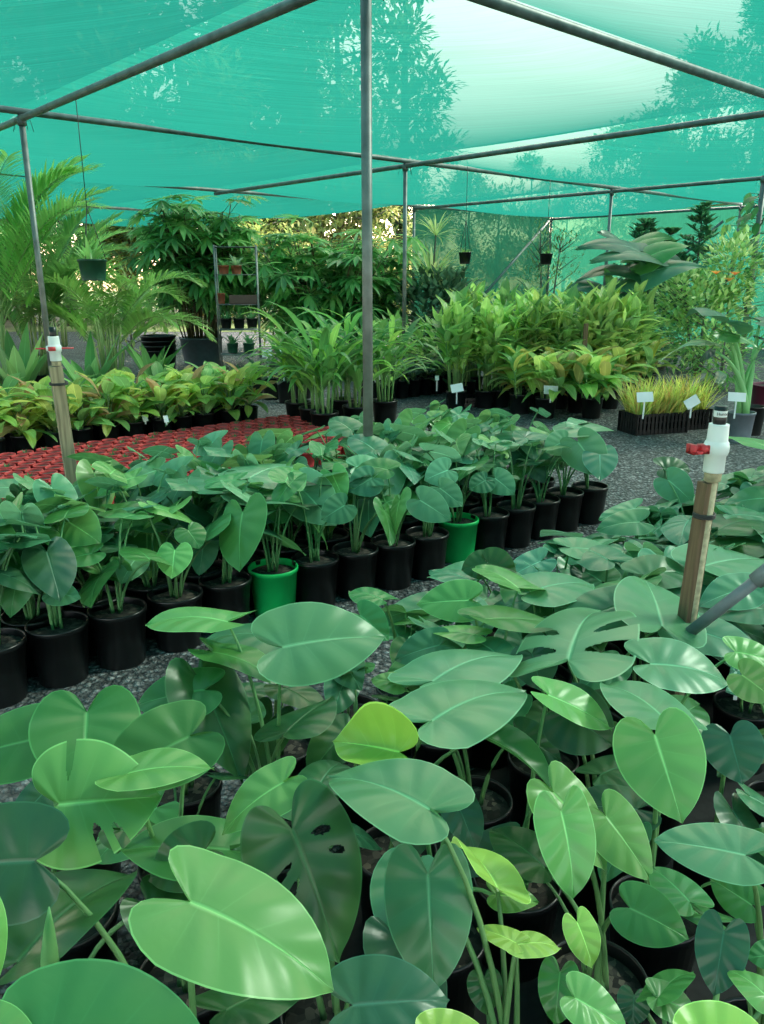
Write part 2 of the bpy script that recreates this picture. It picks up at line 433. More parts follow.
def wall(name, a, b, z0, z1):
    mb = MB(); n = 24; vs, fs = [], []
    nrm = (b-a).normalized().cross(V((0, 0, 1)))
    for i in range(n+1):
        for k in range(9):
            t = i/n; s = k/8
            vs.append(a.lerp(b, t) + V((0, 0, z0 + (z1-z0)*s)) + nrm*(.05*math.sin(t*9)*math.sin(s*3.1)))
    for i in range(n):
        for k in range(8): fs.append((i*9+k, (i+1)*9+k, (i+1)*9+k+1, i*9+k+1))
    mb.add(vs, fs); tag(mb.build(name, M['wallcloth']), None, None, None, 'structure')
wall('wall_back', N(2.0, 2.01), N(3.0, 2.01), .02, ZC)
wall('wall_right', N(3.01, 2.0), N(3.01, -1.0), .02, ZC)

# pipes of the frame
PR = .032
def pipe(a, b, label, r=PR, name='roof_pipe', ties=True):
    a, b = V(a), V(b); t = thing(name, label, 'pipe', a, 0, 'steel pipes of the shade frame')
    mb = MB(); tube(mb, [V((0, 0, 0)), b-a], r, 14); mb.build('pipe', M['steel'], t)
    return t
def post(P, top, label, r=.03, foot=None):
    t = thing('support_post', label, 'post', (P[0], P[1], 0), 0, 'steel posts of the shade frame')
    mb = MB(); tube(mb, [(0, 0, 0), (0, 0, top)], r, 14); mb.build('shaft', M['steel'], t)
    mb = MB(); lathe(mb, [(r+.002, top-.10), (r+.012, top-.098), (r+.012, top-.02), (r+.002, top-.018)], 14); mb.build('clamp', M['steel'], t)
    mb = MB()
    for k in range(5):
        a = k*1.3+.4; p0 = V((math.cos(a)*r, math.sin(a)*r, top-.06)); 
        tube(mb, [p0, p0*1.9+V((0, 0, top*-.9+.0))+V((0, 0, top*.88)), p0*2.3+V((0, 0, -.10-.02*k))+V((0, 0, (top-.06)*0.0))] if False else [p0, p0+V((math.cos(a)*.05, math.sin(a)*.05, .01)), p0+V((math.cos(a)*.07, math.sin(a)*.07, -.09))], .003, 5)
    mb.build('wire_tie', M['wire'], t)
    return t
post(N(0, 0), ZC-.03, 'nearest steel post rising through the middle pot bed')
post(N(0, 1), ZC-.03, 'steel post beside the cane palms behind the left valve stake')
post(N(1, 1), ZC-.03, 'steel post standing among the dark potted seedlings')
post(N(2, 1), ZC-.03, 'steel post behind the elephant ear leaves')
post(N(3, 1), ZC-.03, 'steel post of the right wall behind the orange flowered shrub')
post(N(2, 2), ZC-.03, 'steel post at the left edge of the green back wall')
post(N(3, 2), ZC-.03, 'steel post in the corner where both green cloth walls meet')
pv = N(2, 1) - E2*2.75
post(pv, ZC-.03, 'steel post wrapped by the dark vine beside the maroon pot', r=.045)
zb = ZC - .066
names = {(0): 'near', 1: 'middle', 2: 'far'}
pipe(N(0, -2, zb), N(0, 2, zb), 'roof pipe over the nearest post, running to the cane palms')
pipe(N(1, -1.5, zb), N(1, 2, zb), 'roof pipe crossing above the post among the dark seedlings')
pipe(N(2, -1, zb), N(2, 2, zb), 'roof pipe crossing above the elephant ears towards the back wall')
pipe(N(3, -1, zb), N(3, 2, zb), 'roof pipe along the top of the right cloth wall')
z2 = ZC - .002
pipe(N(-2, 0, z2), N(3, 0, z2), 'thick roof pipe over the nearest post, slanting down to the right', r=.036)
pipe(N(-2, 1, z2), N(3, 1, z2), 'long roof pipe from the cane palms to the right wall post')
pipe(N(-3, 2, z2), N(3, 2, z2), 'roof pipe along the top of the back wall and open side')
pipe(N(-3, 3, z2), N(2, 3, z2), 'furthest roof pipe beyond the big fan palm')
pipe(N(-1, 0, zb), N(-1, 4, zb), 'roof pipe above the cane palm fronds at the open side')
# braces
a = at_y(470, 291, N(2.55, 2).y); 
pb = N(3, 2); pa = N(2.35, 1.97)
tbr = pipe(V((pa.x, pa.y, .75)), V((pb.x, pb.y, ZC-.12)) + (pa-pb).normalized()*.12, 'diagonal steel brace against the green back wall', name='brace_pipe')
pa = N(2.97, 1.5); pb = N(2.97, 1)
pipe(V((pa.x, pa.y, .9)), V((pb.x, pb.y, ZC-.35)) + (pa-pb).normalized()*.3, 'diagonal steel brace beside the orange flowered shrub', name='brace_pipe')

# ================================================================== NEAR BED  (large-leaved plants)
mb = MB(); g0 = [st(-1.5, -1.2), st(5.6, -1.2), st(5.6, 1.5), st(-1.5, 1.5)]  # black sheet added to paint the deep shade between the pots
mb.add([v + V((0, 0, .006)) for v in g0] + [v + V((0, 0, .002)) for v in g0], [(0, 1, 2, 3), (7, 6, 5, 4), (0, 4, 5, 1), (1, 5, 6, 2), (2, 6, 7, 3), (3, 7, 4, 0)])
M['mat'] = plain('shade_black_mat', (0.014, 0.015, 0.016), 0.8, scale=40, var=.4)
tag(mb.build('added_shade_mat', M['mat'], smooth=False), 'black mat added under the near bed as painted shade between its pots', 'mat', None, 'thing')
PH, PRAD = .23, .105
near = []
for r in range(0, 8):
    t = 1.80 - .29*r
    off = .14 if r % 2 else 0
    for k in range(-4, 22):
        s = -.6 + off + .29*k + rnd.uniform(-.03, .03)
        P = st(s, t + rnd.uniform(-.03, .03))
        if s > 5.3 or P.y < .62: continue
        if (P - V((.91, 2.2, 0))).length < .14: continue
        if not inview(P + V((0, 0, .45)), 90, 260): continue
        near.append({'P': P, 'row': r, 's': s, 'h': []})
# bx,by,tx,ty,width, class, zb, options
HL = [
 (190,902,329,987,136,'GL',.78,dict(dz=-.10,wave=.03,say='near-bed plant carrying the largest pale green heart leaf')),
 (40,1045,205,1040,180,'G',.72,dict(dz=-.02)),
 (-25,1030,40,1050,74,'GL',.74,{}),
 (-40,900,-6,985,70,'GL',.80,{}),
 (18,962,135,874,72,'D',.60,dict(fold=.45)),
 (35,861,-75,868,122,'BD',.74,{}),
 (59,804,158,797,128,'GL',.72,dict(split=1,dz=-.03,say='near-bed plant at the left with a pale leaf split at its edge')),
 (87,712,84,800,112,'G',.66,dict(dz=-.12)),
 (40,738,-50,765,72,'G',.62,{}),
 (190,736,97,788,80,'G',.72,dict(dz=-.05)),
 (125,774,212,769,38,'GL',.74,dict(dz=0)),
 (284,782,223,833,48,'GL',.74,{}),
 (292,829,338,958,116,'D',.70,dict(holes=1,dz=-.20,say='near-bed plant with a dark green leaf pierced by slits and holes')),
 (430,810,331,778,76,'LB',.76,{}),
 (428,874,433,988,90,'B',.66,dict(dz=-.15,fold=.06)),
 (353,1005,446,1000,100,'BD',.62,{}),
 (432,1040,492,1042,66,'L',.70,{}),
 (498,890,452,845,22,'L',.56,dict(fold=.5)),
 (497,895,537,903,32,'GL',.50,{}),
 (516,945,560,948,26,'L',.55,dict(say='near-bed plant with a small folded lime leaf pair on one stalk')), (516,943,478,929,24,'L',.55,{}),
 (577,922,592,967,34,'L',.54,{}),
 (484,978,487,1014,35,'D',.46,{}),
 (560,972,555,1024,42,'G',.5,{}),
 (575,998,625,1030,48,'GL',.55,dict(fold=.4)),
 (561,811,573,896,60,'GL',.66,dict(dz=-.13)),
 (553,792,604,868,56,'GL',.62,{}),
 (606,816,650,879,54,'GL',.58,{}),
 (545,868,492,830,46,'D',.45,{}),
 (630,908,687,938,58,'G',.52,dict(dz=-.02)),
 (690,902,652,868,38,'G',.5,{}),
 (745,855,657,841,60,'LB',.66,{}),
 (724,931,714,994,56,'BD',.58,{}),
 (700,1050,768,1040,100,'L',.74,{}),
 (658,997,692,972,30,'G',.5,{}), (657,998,700,1022,34,'G',.5,{}),
 (634,995,632,1026,34,'BD',.46,{}),
 (770,1000,728,970,30,'GL',.55,{}), (775,955,748,958,34,'G',.55,{}),
 (752,905,712,880,40,'G',.48,{}),
 (655,735,681,820,90,'GL',.70,dict(dz=-.13,fold=.05,say='near-bed plant with a broad bright lime heart leaf facing the viewer')),
 (668,722,603,685,38,'LB',.66,{}),
 (730,735,742,783,62,'BD',.56,{}),
 (566,712,612,745,72,'BD',.58,{}),
 (548,695,611,728,32,'GL',.66,{}),
 (432,721,523,693,64,'LB',.66,{}),
 (399,752,335,742,62,'L',.66,dict(curl=.55,fold=.5,say='near-bed plant with a cupped lime-yellow new leaf')),
 (480,737,553,792,24,'G',.60,dict(fold=.6)),
 (433,681,519,657,46,'LB',.62,{}),
 (532,654,541,690,58,'BD',.56,{}),
 (568,661,600,612,100,'LB',.64,dict(split=2,say='near-bed plant with a deeply cut star-shaped leaf')),
 (487,619,570,626,18,'G',.60,{}),
 (283,647,383,637,80,'LB',.72,dict(dz=-.01,say='near-bed plant whose big pale leaf stands out before the gravel aisle')),
 (284,640,205,642,32,'B',.62,{}),
 (228,622,148,626,26,'GL',.72,{}),
 (212,652,277,682,30,'G',.66,{}),
 (205,690,137,705,50,'G',.60,{}),
 (200,682,240,780,72,'D',.60,dict(dz=-.2)),
 (287,732,330,699,36,'D',.50,{}),
 (360,615,388,640,36,'G',.64,dict(fold=.4)),
 (469,600,418,604,42,'GL',.58,{}),
 (475,635,426,631,16,'GL',.58,{}),
 (487,563,462,570,30,'D',.58,{}), (488,563,516,572,34,'D',.58,{}),
 (518,588,477,568,20,'GL',.60,{}),
 (530,592,592,584,34,'LB',.58,{}),
 (650,664,728,682,48,'LB',.62,{}),
 (662,626,645,580,74,'LB',.60,dict(dz=.02)),
 (643,576,692,574,34,'B',.56,{}),
 (641,582,586,606,20,'G',.60,{}),
 (640,522,598,530,28,'LB',.56,{}), (636,508,600,520,18,'LB',.58,{}),
 (748,588,700,606,40,'LB',.58,{}),
 (704,566,764,560,36,'LB',.58,{}),
 (735,652,778,664,32,'GL',.62,{}),
 (742,675,775,700,40,'GL',.60,{}),
 (663,468,690,470,24,'D',.56,{}), (668,480,692,502,34,'LB',.54,{}),
 (770,498,724,505,26,'LB',.56,{}),
 (718,530,770,522,22,'D',.56,{}), (720,548,775,546,24,'D',.54,{}),
 (608,560,560,548,22,'B',.56,{}), (570,548,618,556,20,'LB',.58,{}),
 (383,600,350,592,18,'G',.6,{}),
 (400,685,372,680,22,'GL',.6,{}),
 (470,580,430,572,18,'B',.52,{}),
 (440,645,396,660,38,'B',.55,{}),
 (498,655,470,640,30,'B',.55,{}),
 (520,735,560,760,40,'D',.46,{}),
 (600,775,650,765,34,'D',.44,{}),
 (615,665,580,690,36,'B',.55,{}),
 (310,810,262,800,30,'G',.55,{}),
 (205,850,150,880,64,'D',.62,{}), (230,850,120,850,60,'G',.60,{}),
 (240,870,290,930,50,'D',.5,{}),
 (150,905,215,960,70,'D',.55,{}),
 (455,800,475,850,40,'BD',.5,{}),
 (120,830,175,850,40,'D',.5,{}), (772,450,729,439,9,'GL',.78,{}),
]
def holes_for(o):
    if 'holes' in o: return [(.555, .52, .017, .30), (.635, .50, .017, .28), (.455, -.45, .022, .17), (.55, -.6, .020, .14)]
    if o.get('split') == 1: return [(.44, -.78, .022, .42), (.62, .82, .03, .42), (.70, .88, .02, .4)]
    if o.get('split') == 2: return [(.46, -.72, .035, .50), (.60, -.8, .03, .5), (.46, .72, .035, .5), (.60, .8, .03, .5)]
    return ()
for h in HL:
    bx, by, tx, ty, w, c, zb_, o = h
    B, u, m, n, L, W = hero_frame(bx, by, tx, ty, w, zb_, o.get('dz'), o.get('ratio', .86), False)
    best = min(near, key=lambda p: (p['P'].xy - (B - m*.05).xy).length + .035*len(p['h']))
    best['h'].append((B, u, m, n, L, W, c, o))
# the fern-like rolled leaf and its plant
lab_by_row = {}
near.sort(key=lambda p: (p['row'], p['s']))
near_vis = near
for p in near_vis:
    lab_by_row[p['row']] = lab_by_row.get(p['row'], 0) + 1; p['k'] = lab_by_row[p['row']]
SPECIAL = {}
for p in near_vis:
    P = p['P']; r = random.Random(int(P.x*1000)*7 + int(P.y*1000))
    lab = f"large-leaved plant in near bed, {ORD[p['row']+1]} row from aisle, {ORD[p['k']]} from left"
    say = [h[7]['say'] for h in p['h'] if 'say' in h[7]]
    if say: lab = say[0]
    t = thing('potted_monstera', lab, 'potted plant', P, r.uniform(0, 6), 'large-leaved plants in the near bed')
    t.rotation_euler = (0, 0, 0)
    add_pot(t, PRAD, PH, 'black')
    st_mb = MB(); stemcol = (.06, .20, .045)
    root0 = V((0, 0, PH-.03))
    leaves = []
    for (B, u, m, n, L, W, c, o) in p['h']:
        mb = MB(); Bl = B-P
        leaf(mb, Bl, u, m, n, L, W, jit(T[c], r, .08), HEART, fold=o.get('fold', r.uniform(.12, .30)), arch=r.uniform(.03, .10), edge=.12, wave=o.get('wave', r.uniform(.015, .05)), holes=holes_for(o), nq=22, nc=6, ph=r.uniform(0, 6), curl=o.get('curl', 0))
        a = r.uniform(0, 6.28)
        petiole(st_mb, root0 + V((math.cos(a)*.02, math.sin(a)*.02, 0)), Bl, m, jit(stemcol, r))
        leaves.append(mb)
    nh = len(p['h']); far = proj(P+V((0, 0, .5))).y < 620
    nf = max(1, 4-nh) if not far else max(3, 8-nh)
    for k in range(nf):
        mb = MB(); az = r.uniform(0, 6.28); d = r.uniform(.05, .17)
        hi = r.uniform(.12, .24) if (nh >= 2 or not far) else r.uniform(.16, .26 if p['row'] == 0 else .36)
        Bl = V((math.cos(az)*d, math.sin(az)*d, PH+hi))
        L = r.uniform(.11, .18) if not far else r.uniform(.16, .25)
        c = r.choice(['B', 'LB', 'LB', 'BD', 'LB', 'G'] if far else ['D', 'BD', 'D', 'B', 'G'])  # far choice favours LB for its painted sheen; darker near fill deepens the gaps
        free_leaf(mb, Bl, az + r.uniform(-.7, .7), r.uniform(.1, .8), L, L*.85, jit(T[c], r), r, roll=r.uniform(-.5, .5), nq=18, nc=4, edge=.12)
        petiole(st_mb, root0 + V((math.cos(az)*.02, math.sin(az)*.02, 0)), Bl, None, jit(stemcol, r), .005, .0028)
        leaves.append(mb)
    st_mb.build('stem', M['stem'], t)
    for mb in leaves: mb.build('leaf', M['leaf'], t)
    p['t'] = t

# rolled new leaf on the plant by the lower left corner
pr = min(near_vis, key=lambda p: (p['P'].xy - at_z(52, 985, .6).xy).length)
A = at_z(50, 990, .62) - pr['P']; Bv = at_z(49, 907, .76) - pr['P']
mb = MB(); pts = [A.lerp(Bv, i/8) for i in range(9)]
tube(mb, pts, [.008, .011, .012, .012, .011, .009, .007, .004, .001], 10, T['GL'])
tube(mb, [V((0, 0, PH-.03)), A*.6+V((0, 0, .12)), A], [.007, .006, .006], 6, T['G'])
o_ = mb.build('rolled_leaf', M['leaf'], pr['t']); o_['label'] = 'pale green unopened rolled leaf'

# ================================================================== MIDDLE BED
MR, MH = .122, .25
front_px = [(-8,640,'black'),(57,622,'black'),(117,607,'black'),(175,592,'black'),(225,578,'black'),(273,566,'green'),(315,557,'black'),(355,548,'black'),(393,540,'black'),(427,532,'black'),(458,518,'green'),(489,512,'black'),(516,505,'black'),(541,498,'black'),(565,491,'black'),(590,485,'black')]
MHL = [
 (47,552,60,600,54,'BD',.55),(52,592,80,598,26,'B',.42),(112,566,132,580,26,'G',.42),(100,572,88,560,20,'G',.42),
 (175,550,172,578,36,'GL',.50),(188,530,200,548,30,'G',.55),(243,512,240,570,48,'G',.60),
 (300,487,335,524,52,'LB',.58),(330,540,344,516,28,'G',.50),(345,505,322,520,32,'B',.55),
 (382,462,392,500,42,'LB',.62),(372,478,350,492,34,'B',.6),(400,500,396,534,18,'GL',.52),(384,510,390,545,16,'G',.50),
 (420,500,450,520,34,'LB',.56),(440,488,462,506,28,'LB',.56),(448,470,425,480,30,'LB',.6),
 (495,478,514,494,28,'LB',.50),(486,480,470,490,24,'B',.50),(520,500,528,480,14,'GL',.5),
 (578,442,602,476,44,'LB',.62),(600,452,600,480,36,'B',.58),(566,440,545,452,28,'LB',.62),(590,432,560,424,20,'LB',.66),
 (548,446,530,470,22,'B',.55),(528,440,505,432,22,'B',.6),(350,452,330,470,36,'B',.62),
 (150,560,130,548,20,'G',.5),(205,540,218,520,18,'G',.5),(30,500,90,480,50,'LB',.62),(120,490,62,496,40,'B',.62),(90,468,150,460,30,'LB',.64),
 (20,520,-20,505,36,'B',.6),(250,478,290,466,30,'LB',.62),(232,492,205,476,30,'B',.62),(280,500,262,490,24,'G',.56),
]
front = []
for (px, py, c) in front_px:
    P = at_z(px, py, MH); P.z = 0
    front.append({'P': P, 'c': c, 'h': []})
for (bx, by, tx, ty, w, c, zb_) in MHL:
    fr = hero_frame(bx, by, tx, ty, w, zb_, None, .86, False)
    best = min(front, key=lambda p: (p['P'].xy - fr[0].xy).length + .03*len(p['h']))
    if (best['P'].xy - fr[0].xy).length < .42: best['h'].append(fr + (c,))
gi = [i for i, p in enumerate(front) if p['c'] == 'green']
for i, p in enumerate(front):
    r = random.Random(100+i); P = p['P']
    if p['c'] == 'green':
        lab = 'heart-leaf plant in bright green pot, ' + ('front row, the nearer green pot' if i == gi[0] else 'front row, the farther green pot')
    else:
        lab = f"heart-leaf plant in black pot, front row of middle bed, {ORD[i+1]} pot from the left edge"
    t = thing('potted_monstera', lab, 'potted plant', P, 0, 'heart-leaf plants in the middle bed')
    add_pot(t, MR, MH, p['c'])
    smb = MB(); root0 = V((0, 0, MH-.035)); lv = []
    for (B, u, m, n, L, W, c) in p['h']:
        mb = MB(); leaf(mb, B-P, u, m, n, L, W, jit(T[c], r, .08), fold=.14, arch=.05, edge=.12, nq=18, nc=5, ph=r.uniform(0, 6))
        petiole(smb, root0 + V((r.uniform(-.02, .02), r.uniform(-.02, .02), 0)), B-P, m, (.06, .20, .05)); lv.append(mb)
    for k in range(max(2, 7-len(p['h']))):
        mb = MB(); az = r.uniform(.2, 3.6); d = r.uniform(.05, .2); Bl = V((math.cos(az)*d, math.sin(az)*d, MH+r.uniform(.2, .42)))
        L = r.uniform(.13, .22); free_leaf(mb, Bl, az+r.uniform(-.8, .8), r.uniform(-.1, .7), L, L*.85, jit(T[r.choice(['B', 'LB', 'G', 'BD', 'G'])], r), r, roll=r.uniform(-.5, .5), edge=.12, nq=16, nc=4)
        petiole(smb, root0 + V((math.cos(az)*.02, math.sin(az)*.02, 0)), Bl, None, (.06, .20, .05)); lv.append(mb)
    smb.build('stem', M['stem'], t)
    for mb in lv: mb.build('leaf', M['leaf'], t)
# inner rows: plant variants
MV = []
for k in range(9):
    r = random.Random(500+k); fm, sm = MB(), MB()
    for j in range(r.randint(6, 8)):
        az = j*2.4 + r.uniform(-.4, .4); d = r.uniform(.04, .22); z = r.uniform(.15, .42)
        Bl = V((math.cos(az)*d, math.sin(az)*d, MH+z)); L = r.uniform(.15, .26)
        c = r.choice(['B', 'LB', 'LB', 'B', 'G', 'G', 'BD', 'GL'])
        free_leaf(fm, Bl, az + r.uniform(-.6, .6), r.uniform(-.2, 1.05), L, L*.88, jit(T[c], r), r, roll=r.uniform(-.7, .7), edge=.12, nq=16, nc=4)
        petiole(sm, V((math.cos(az)*.02, math.sin(az)*.02, MH-.035)), Bl, None, jit((.06, .20, .05), r))
    MV.append((fm.mesh('foliage', M['leaf']), sm.mesh('stem', M['stem'])))
f0 = [to_st(p['P']) for p in front]
t0 = sum(x[1] for x in f0)/len(f0)
kk = 0
LS = V((-1.86, 4.6, 0))
for row in range(1, 5):
    t_ = t0 + .262*row; s_ = 4.45 - (.12 if row % 2 else 0) - max(0, row-4)*.05; num = 0
    while s_ > .27*t_ - .35:
        P = st(s_ + rnd.uniform(-.02, .02), t_ + rnd.uniform(-.02, .02)); s_ -= .262
        if (P.xy-MAIN.xy).length < .15 or (P.xy-LS.xy).length < .16: continue
        if not inview(P+V((0, 0, .45)), 60, 60): continue
        num += 1; kk += 1
        t = thing('potted_monstera', f"heart-leaf plant in black pot, {ORD[row+1]} row of middle bed, {ORD[num]} from the gravel end", 'potted plant', P, rnd.uniform(0, 6.28), 'heart-leaf plants in the middle bed')
        fm, sm = MV[kk % len(MV)]
        add_pot(t, MR, MH, 'black'); link('stem', sm, t); link('foliage', fm, t)

# ================================================================== RED POTS
rp, rs = pot_meshes(.068, .13, 'red')
row = 0; t_ = 5.45
sprig = MB()
for k in range(5):
    a = k*1.3; blade(sprig, (0, 0, .10), (math.cos(a), math.sin(a), 1.5), .06, .02, .5, (.05, .13, .04), 3)
sprigm = sprig.mesh('seedling', M['blade'])
while t_ < 7.25:
    s_ = 4.75 - (.07 if row % 2 else 0) + .02*row; num = 0
    while s_ > .27*t_ - .3:
        P = st(s_ + rnd.uniform(-.006, .006), t_ + rnd.uniform(-.006, .006)); s_ -= .152
        num += 1
        if (P.xy-LS.xy).length < .16 or not inview(P+V((0, 0, .1)), 15, 15): continue
        t = thing('nursery_pot', f"small red nursery pot, {ORD[row+1]} row behind the heart-leaf bed, {ORD[num]} from gravel end", 'pot', P, 0, 'small red nursery pots')
        link('pot', rp, t); link('soil', rs, t)
        if rnd.random() < .3: link('seedling', sprigm, t).rotation_euler = (0, 0, rnd.uniform(0, 6))
    row += 1; t_ += .15

# ================================================================== YELLOW-GREEN BROADLEAF ROW
def oval_plant(seed, nl, h, L0, L1, tints, wr=.42, spread=.10, tilt=(-.9, .5)):
    r = random.Random(seed); fm, sm = MB(), MB()
    for j in range(nl):
        az = j*2.4 + r.uniform(-.4, .4); z = r.uniform(.06, 1)*h; d = spread*r.uniform(.2, 1)
        Bl = V((math.cos(az)*d, math.sin(az)*d, z)); L = r.uniform(L0, L1)
        free_leaf(fm, Bl, az, r.uniform(*tilt), L, L*wr, jit(r.choice(tints), r), r, shape=OVAL, roll=r.uniform(-.3, .3), fold=.3, arch=.12, edge=.05, nq=9, nc=2)
        tube(sm, [V((0, 0, 0)), Bl*.5+V((0, 0, z*.15)), Bl], [.007, .006, .004], 5, (.10, .17, .05))
    return fm, sm
YG = [(.28, .45, .09), (.20, .39, .10), (.38, .50, .11), (.15, .33, .09), (.45, .49, .10), (.40, .24, .12)]
YV = []
for k in range(6):
    fm, sm = oval_plant(900+k, 30, .34, .20, .32, YG if k % 3 else YG[:4]); YV.append((fm.mesh('foliage', M['broad']), sm.mesh('stem', M['stem'])))
cnt = 0
for row in range(3):
    t_ = 7.52 + .27*row; num = 0; s_ = 4.72
    while s_ > .27*t_ - .35:
        P = st(s_+rnd.uniform(-.02, .02), t_+rnd.uniform(-.02, .02)); s_ -= .27
        if not inview(P+V((0, 0, .4)), 40, 20): continue
        if (P.xy - N(0, 1).xy).length < .2: continue
        num += 1; cnt += 1
        t = thing('potted_cordyline', f"yellow-green oval-leaved plant in black pot, {ORD[row+1]} row behind red pots, {ORD[num]} from gravel end", 'potted plant', P, 0, 'yellow-green plants behind the red pots')
        add_pot(t, .11, .2, 'black')
        fm, sm = YV[(cnt*5 + row) % 6]
        for nm, me in (('stem', sm), ('foliage', fm)):
            o = link(nm, me, t); o.location = (0, 0, .17); o.rotation_euler = (0, 0, rnd.uniform(0, 6))

# ================================================================== VALVE STAKES
def valve_stake(P, hw, lean, stake_w, zt, label, big, face):
    """timber stake with a pipe riser, white valve and red lever"""
    t = thing('sprinkler_riser', label, 'riser', P)
    sh = V((lean[0], lean[1], 0))
    def at(z): return sh*z
    mb = MB(); w = stake_w/2
    vs = []
    for z in (0, zt):
        c = at(z)
        for (x, y) in ((-w, -w), (w, -w), (w, w), (-w, w)):
            k = .7 if False else 1
            q = V((x*k, y*k, 0)); q.rotate(Matrix.Rotation(face, 3, 'Z')); vs.append(c+q+V((0, 0, z)))
    mb.add(vs, [(0, 1, 5, 4), (1, 2, 6, 5), (2, 3, 7, 6), (3, 0, 4, 7), (4, 5, 6, 7), (3, 2, 1, 0)])
    mb.build('wooden_stake', M['wood'] if big else M['palewood'], t, smooth=False)
    off = V((hw*.35, -hw*.2, 0))
    mb = MB(); tube(mb, [at(.02)+off+V((0, 0, .02)), at(zt+.02)+off+V((0, 0, zt+.02))], hw*.6, 12); mb.build('riser_pipe', M['brass' if big else 'steel'], t)
    mb = MB()
    for k in (-.012, 0, .012):
        z = zt-.10+k*.4; c = at(z)+V((0, 0, z))
        tube(mb, [c + V((math.cos(a)*w*1.5+off.x*.4, math.sin(a)*w*1.5, 0)) for a in [i*math.pi/8 for i in range(17)]], .003, 5, cap=False)
    mb.build('wire_tie', M['wire'], t)
    z0 = zt + .005; c0 = at(zt)+off
    def L(prof, name, mat, parent=t, seg=24):
        m_ = MB(); prof = [(a_, b_*.88) for a_, b_ in prof]; lathe(m_, prof, seg, c=(c0.x, c0.y, z0)); return m_.build(name, M[mat], parent)
    s = hw
    L([(s*.85, 0), (s*.9, .005), (s*.86, .012), (s*.9, .02), (s*.85, .028), (s*.8, .03)], 'threaded_nipple', 'brass')
    body = L([(s*.7, .03), (s*1.05, .03), (s*1.08, .034), (s*1.08, .085), (s*1.18, .088), (s*1.3, .10), (s*1.32, .115), (s*1.2, .13), (s*1.12, .132), (s*1.08, .135), (s*1.02, .185), (s*1.0, .188), (s*.6, .188)], 'ball_valve', 'pvc')
    # stub that carries the lever
    mb = MB(); zc = z0+.097; cc = V((c0.x, c0.y, zc)); dl = V((-1, -.25, 0)).normalized()
    tube(mb, [cc + dl*s*.8, cc + dl*s*1.5], [s*.55, s*.5], 14); mb.build('lever_stub', M['pvc'], body)
    mb = MB(); sd = V((-dl.y, dl.x, 0))
    ln = s*2.5
    def bar(x0, x1, hw_, h0, h1):
        vs = [cc + dl*x + sd*y + V((0, 0, z)) for x in (x0, x1) for y in (-hw_, hw_) for z in (h0, h1)]
        mb.add(vs, [(0, 1, 3, 2), (4, 6, 7, 5), (0, 4, 5, 1), (2, 3, 7, 6), (0, 2, 6, 4), (1, 5, 7, 3)])
    if big:
        q0 = s*1.2; bar(q0, q0+ln*.8, s*.6, -s*.5, -s*.2); bar(q0+ln*.1, q0+ln*.8, s*.12, -s*.3, s*.45); bar(q0, q0+ln*.3, s*.6, -s*.5, s*.4); bar(q0+ln*.6, q0+ln*.8, s*.6, -s*.5, s*.5)
    else:
        bar(-s*3.4, s*3.4, s*.25, -s*.12, s*.12); lathe(mb, [(0, -.01), (s*.7, -.01), (s*.7, .012), (0, .012)], 12, c=(c0.x, c0.y-s*1.3, zc))
    mb.build('valve_handle', M['redv'], t)
    hd = L([(s*.62, .186), (s*.66, .19), (s*.66, .245), (s*.5, .247), (0, .247)], 'sprinkler_head', 'black')
    if big:
        lb = L([(s*.672, .212), (s*.672, .232)], 'label_band', 'white', hd)
        cu = bpy.data.curves.new('lettering', 'FONT'); cu.body = 'Hunter'; cu.size = .0125; cu.align_x = 'CENTER'; cu.extrude = .0004
        tmp = bpy.data.objects.new('lettering_curve', cu); COL.objects.link(tmp); me = bpy.data.meshes.new_from_object(tmp); COL.objects.unlink(tmp); bpy.data.objects.remove(tmp); me.materials.clear(); me.materials.append(M['black'])
        fo = link('lettering', me, hd)
        fo.location = (c0.x, c0.y - s*.70, z0+.192); fo.rotation_euler = (math.pi/2, 0, 0)
    return t
RS = V((.912, 2.2, 0))
valve_stake(RS, .027, (.030, 0), .040, 1.03, 'brown timber stake with white valve and red lever, rising from the near bed', True, .35)
valve_stake(LS, .030, (-.03, 0), .068, 1.10, 'pale timber stake with white valve and thin red handle, before the cane palms', False, .5)
# grey pipe
t = thing('grey_pipe', 'grey pipe slanting up from the timber stake with a coupling on its end', 'pipe', at_y(690, 632, 2.14))
p0 = V((0, 0, 0)); p1 = at_y(775, 566, 2.05) - at_y(690, 632, 2.14)
mb = MB(); tube(mb, [p0, p1], .017, 14); mb.build('pipe', M['greypipe'], t)
mb = MB(); tube(mb, [p1*.78, p1*1.06], .024, 14); mb.build('coupling', M['greypipe'], t)

# ================================================================== SIGN CARDS
def card(px, py, Y, w, h, tilt, yaw, label, zg=.0, mat='white', stake=True):
    C = at_y(px, py, Y); t = thing('plant_label', label, 'label', (C.x, C.y, zg))
    Mx = Matrix.Translation(V((0, 0, C.z-zg))) @ Matrix.Rotation(yaw, 4, 'Z') @ Matrix.Rotation(tilt, 4, 'Y') @ Matrix.Rotation(-.35, 4, 'X')
    mb = MB(); box(mb, (-w/2, -.002, -h/2), (w/2, .002, h/2), Mx); mb.build('card', M[mat], t, smooth=False)
    mb = MB(); box(mb, (-.008, .002, 0), (.008, .006, C.z-zg)); mb.build('stake', M['white'], t, smooth=False)
    return t
card(457, 388, 9.45, .15, .10, -.15, .2, 'white plant label in the black tray before the tall ginger', .12)
card(551, 390, 9.05, .17, .10, .06, .1, 'white plant label in the black pot below the red-tinged leaves', .2)
card(645, 397, 7.85, .17, .10, -.03, .1, 'white plant label on the front of the yellow grass tray', .22)
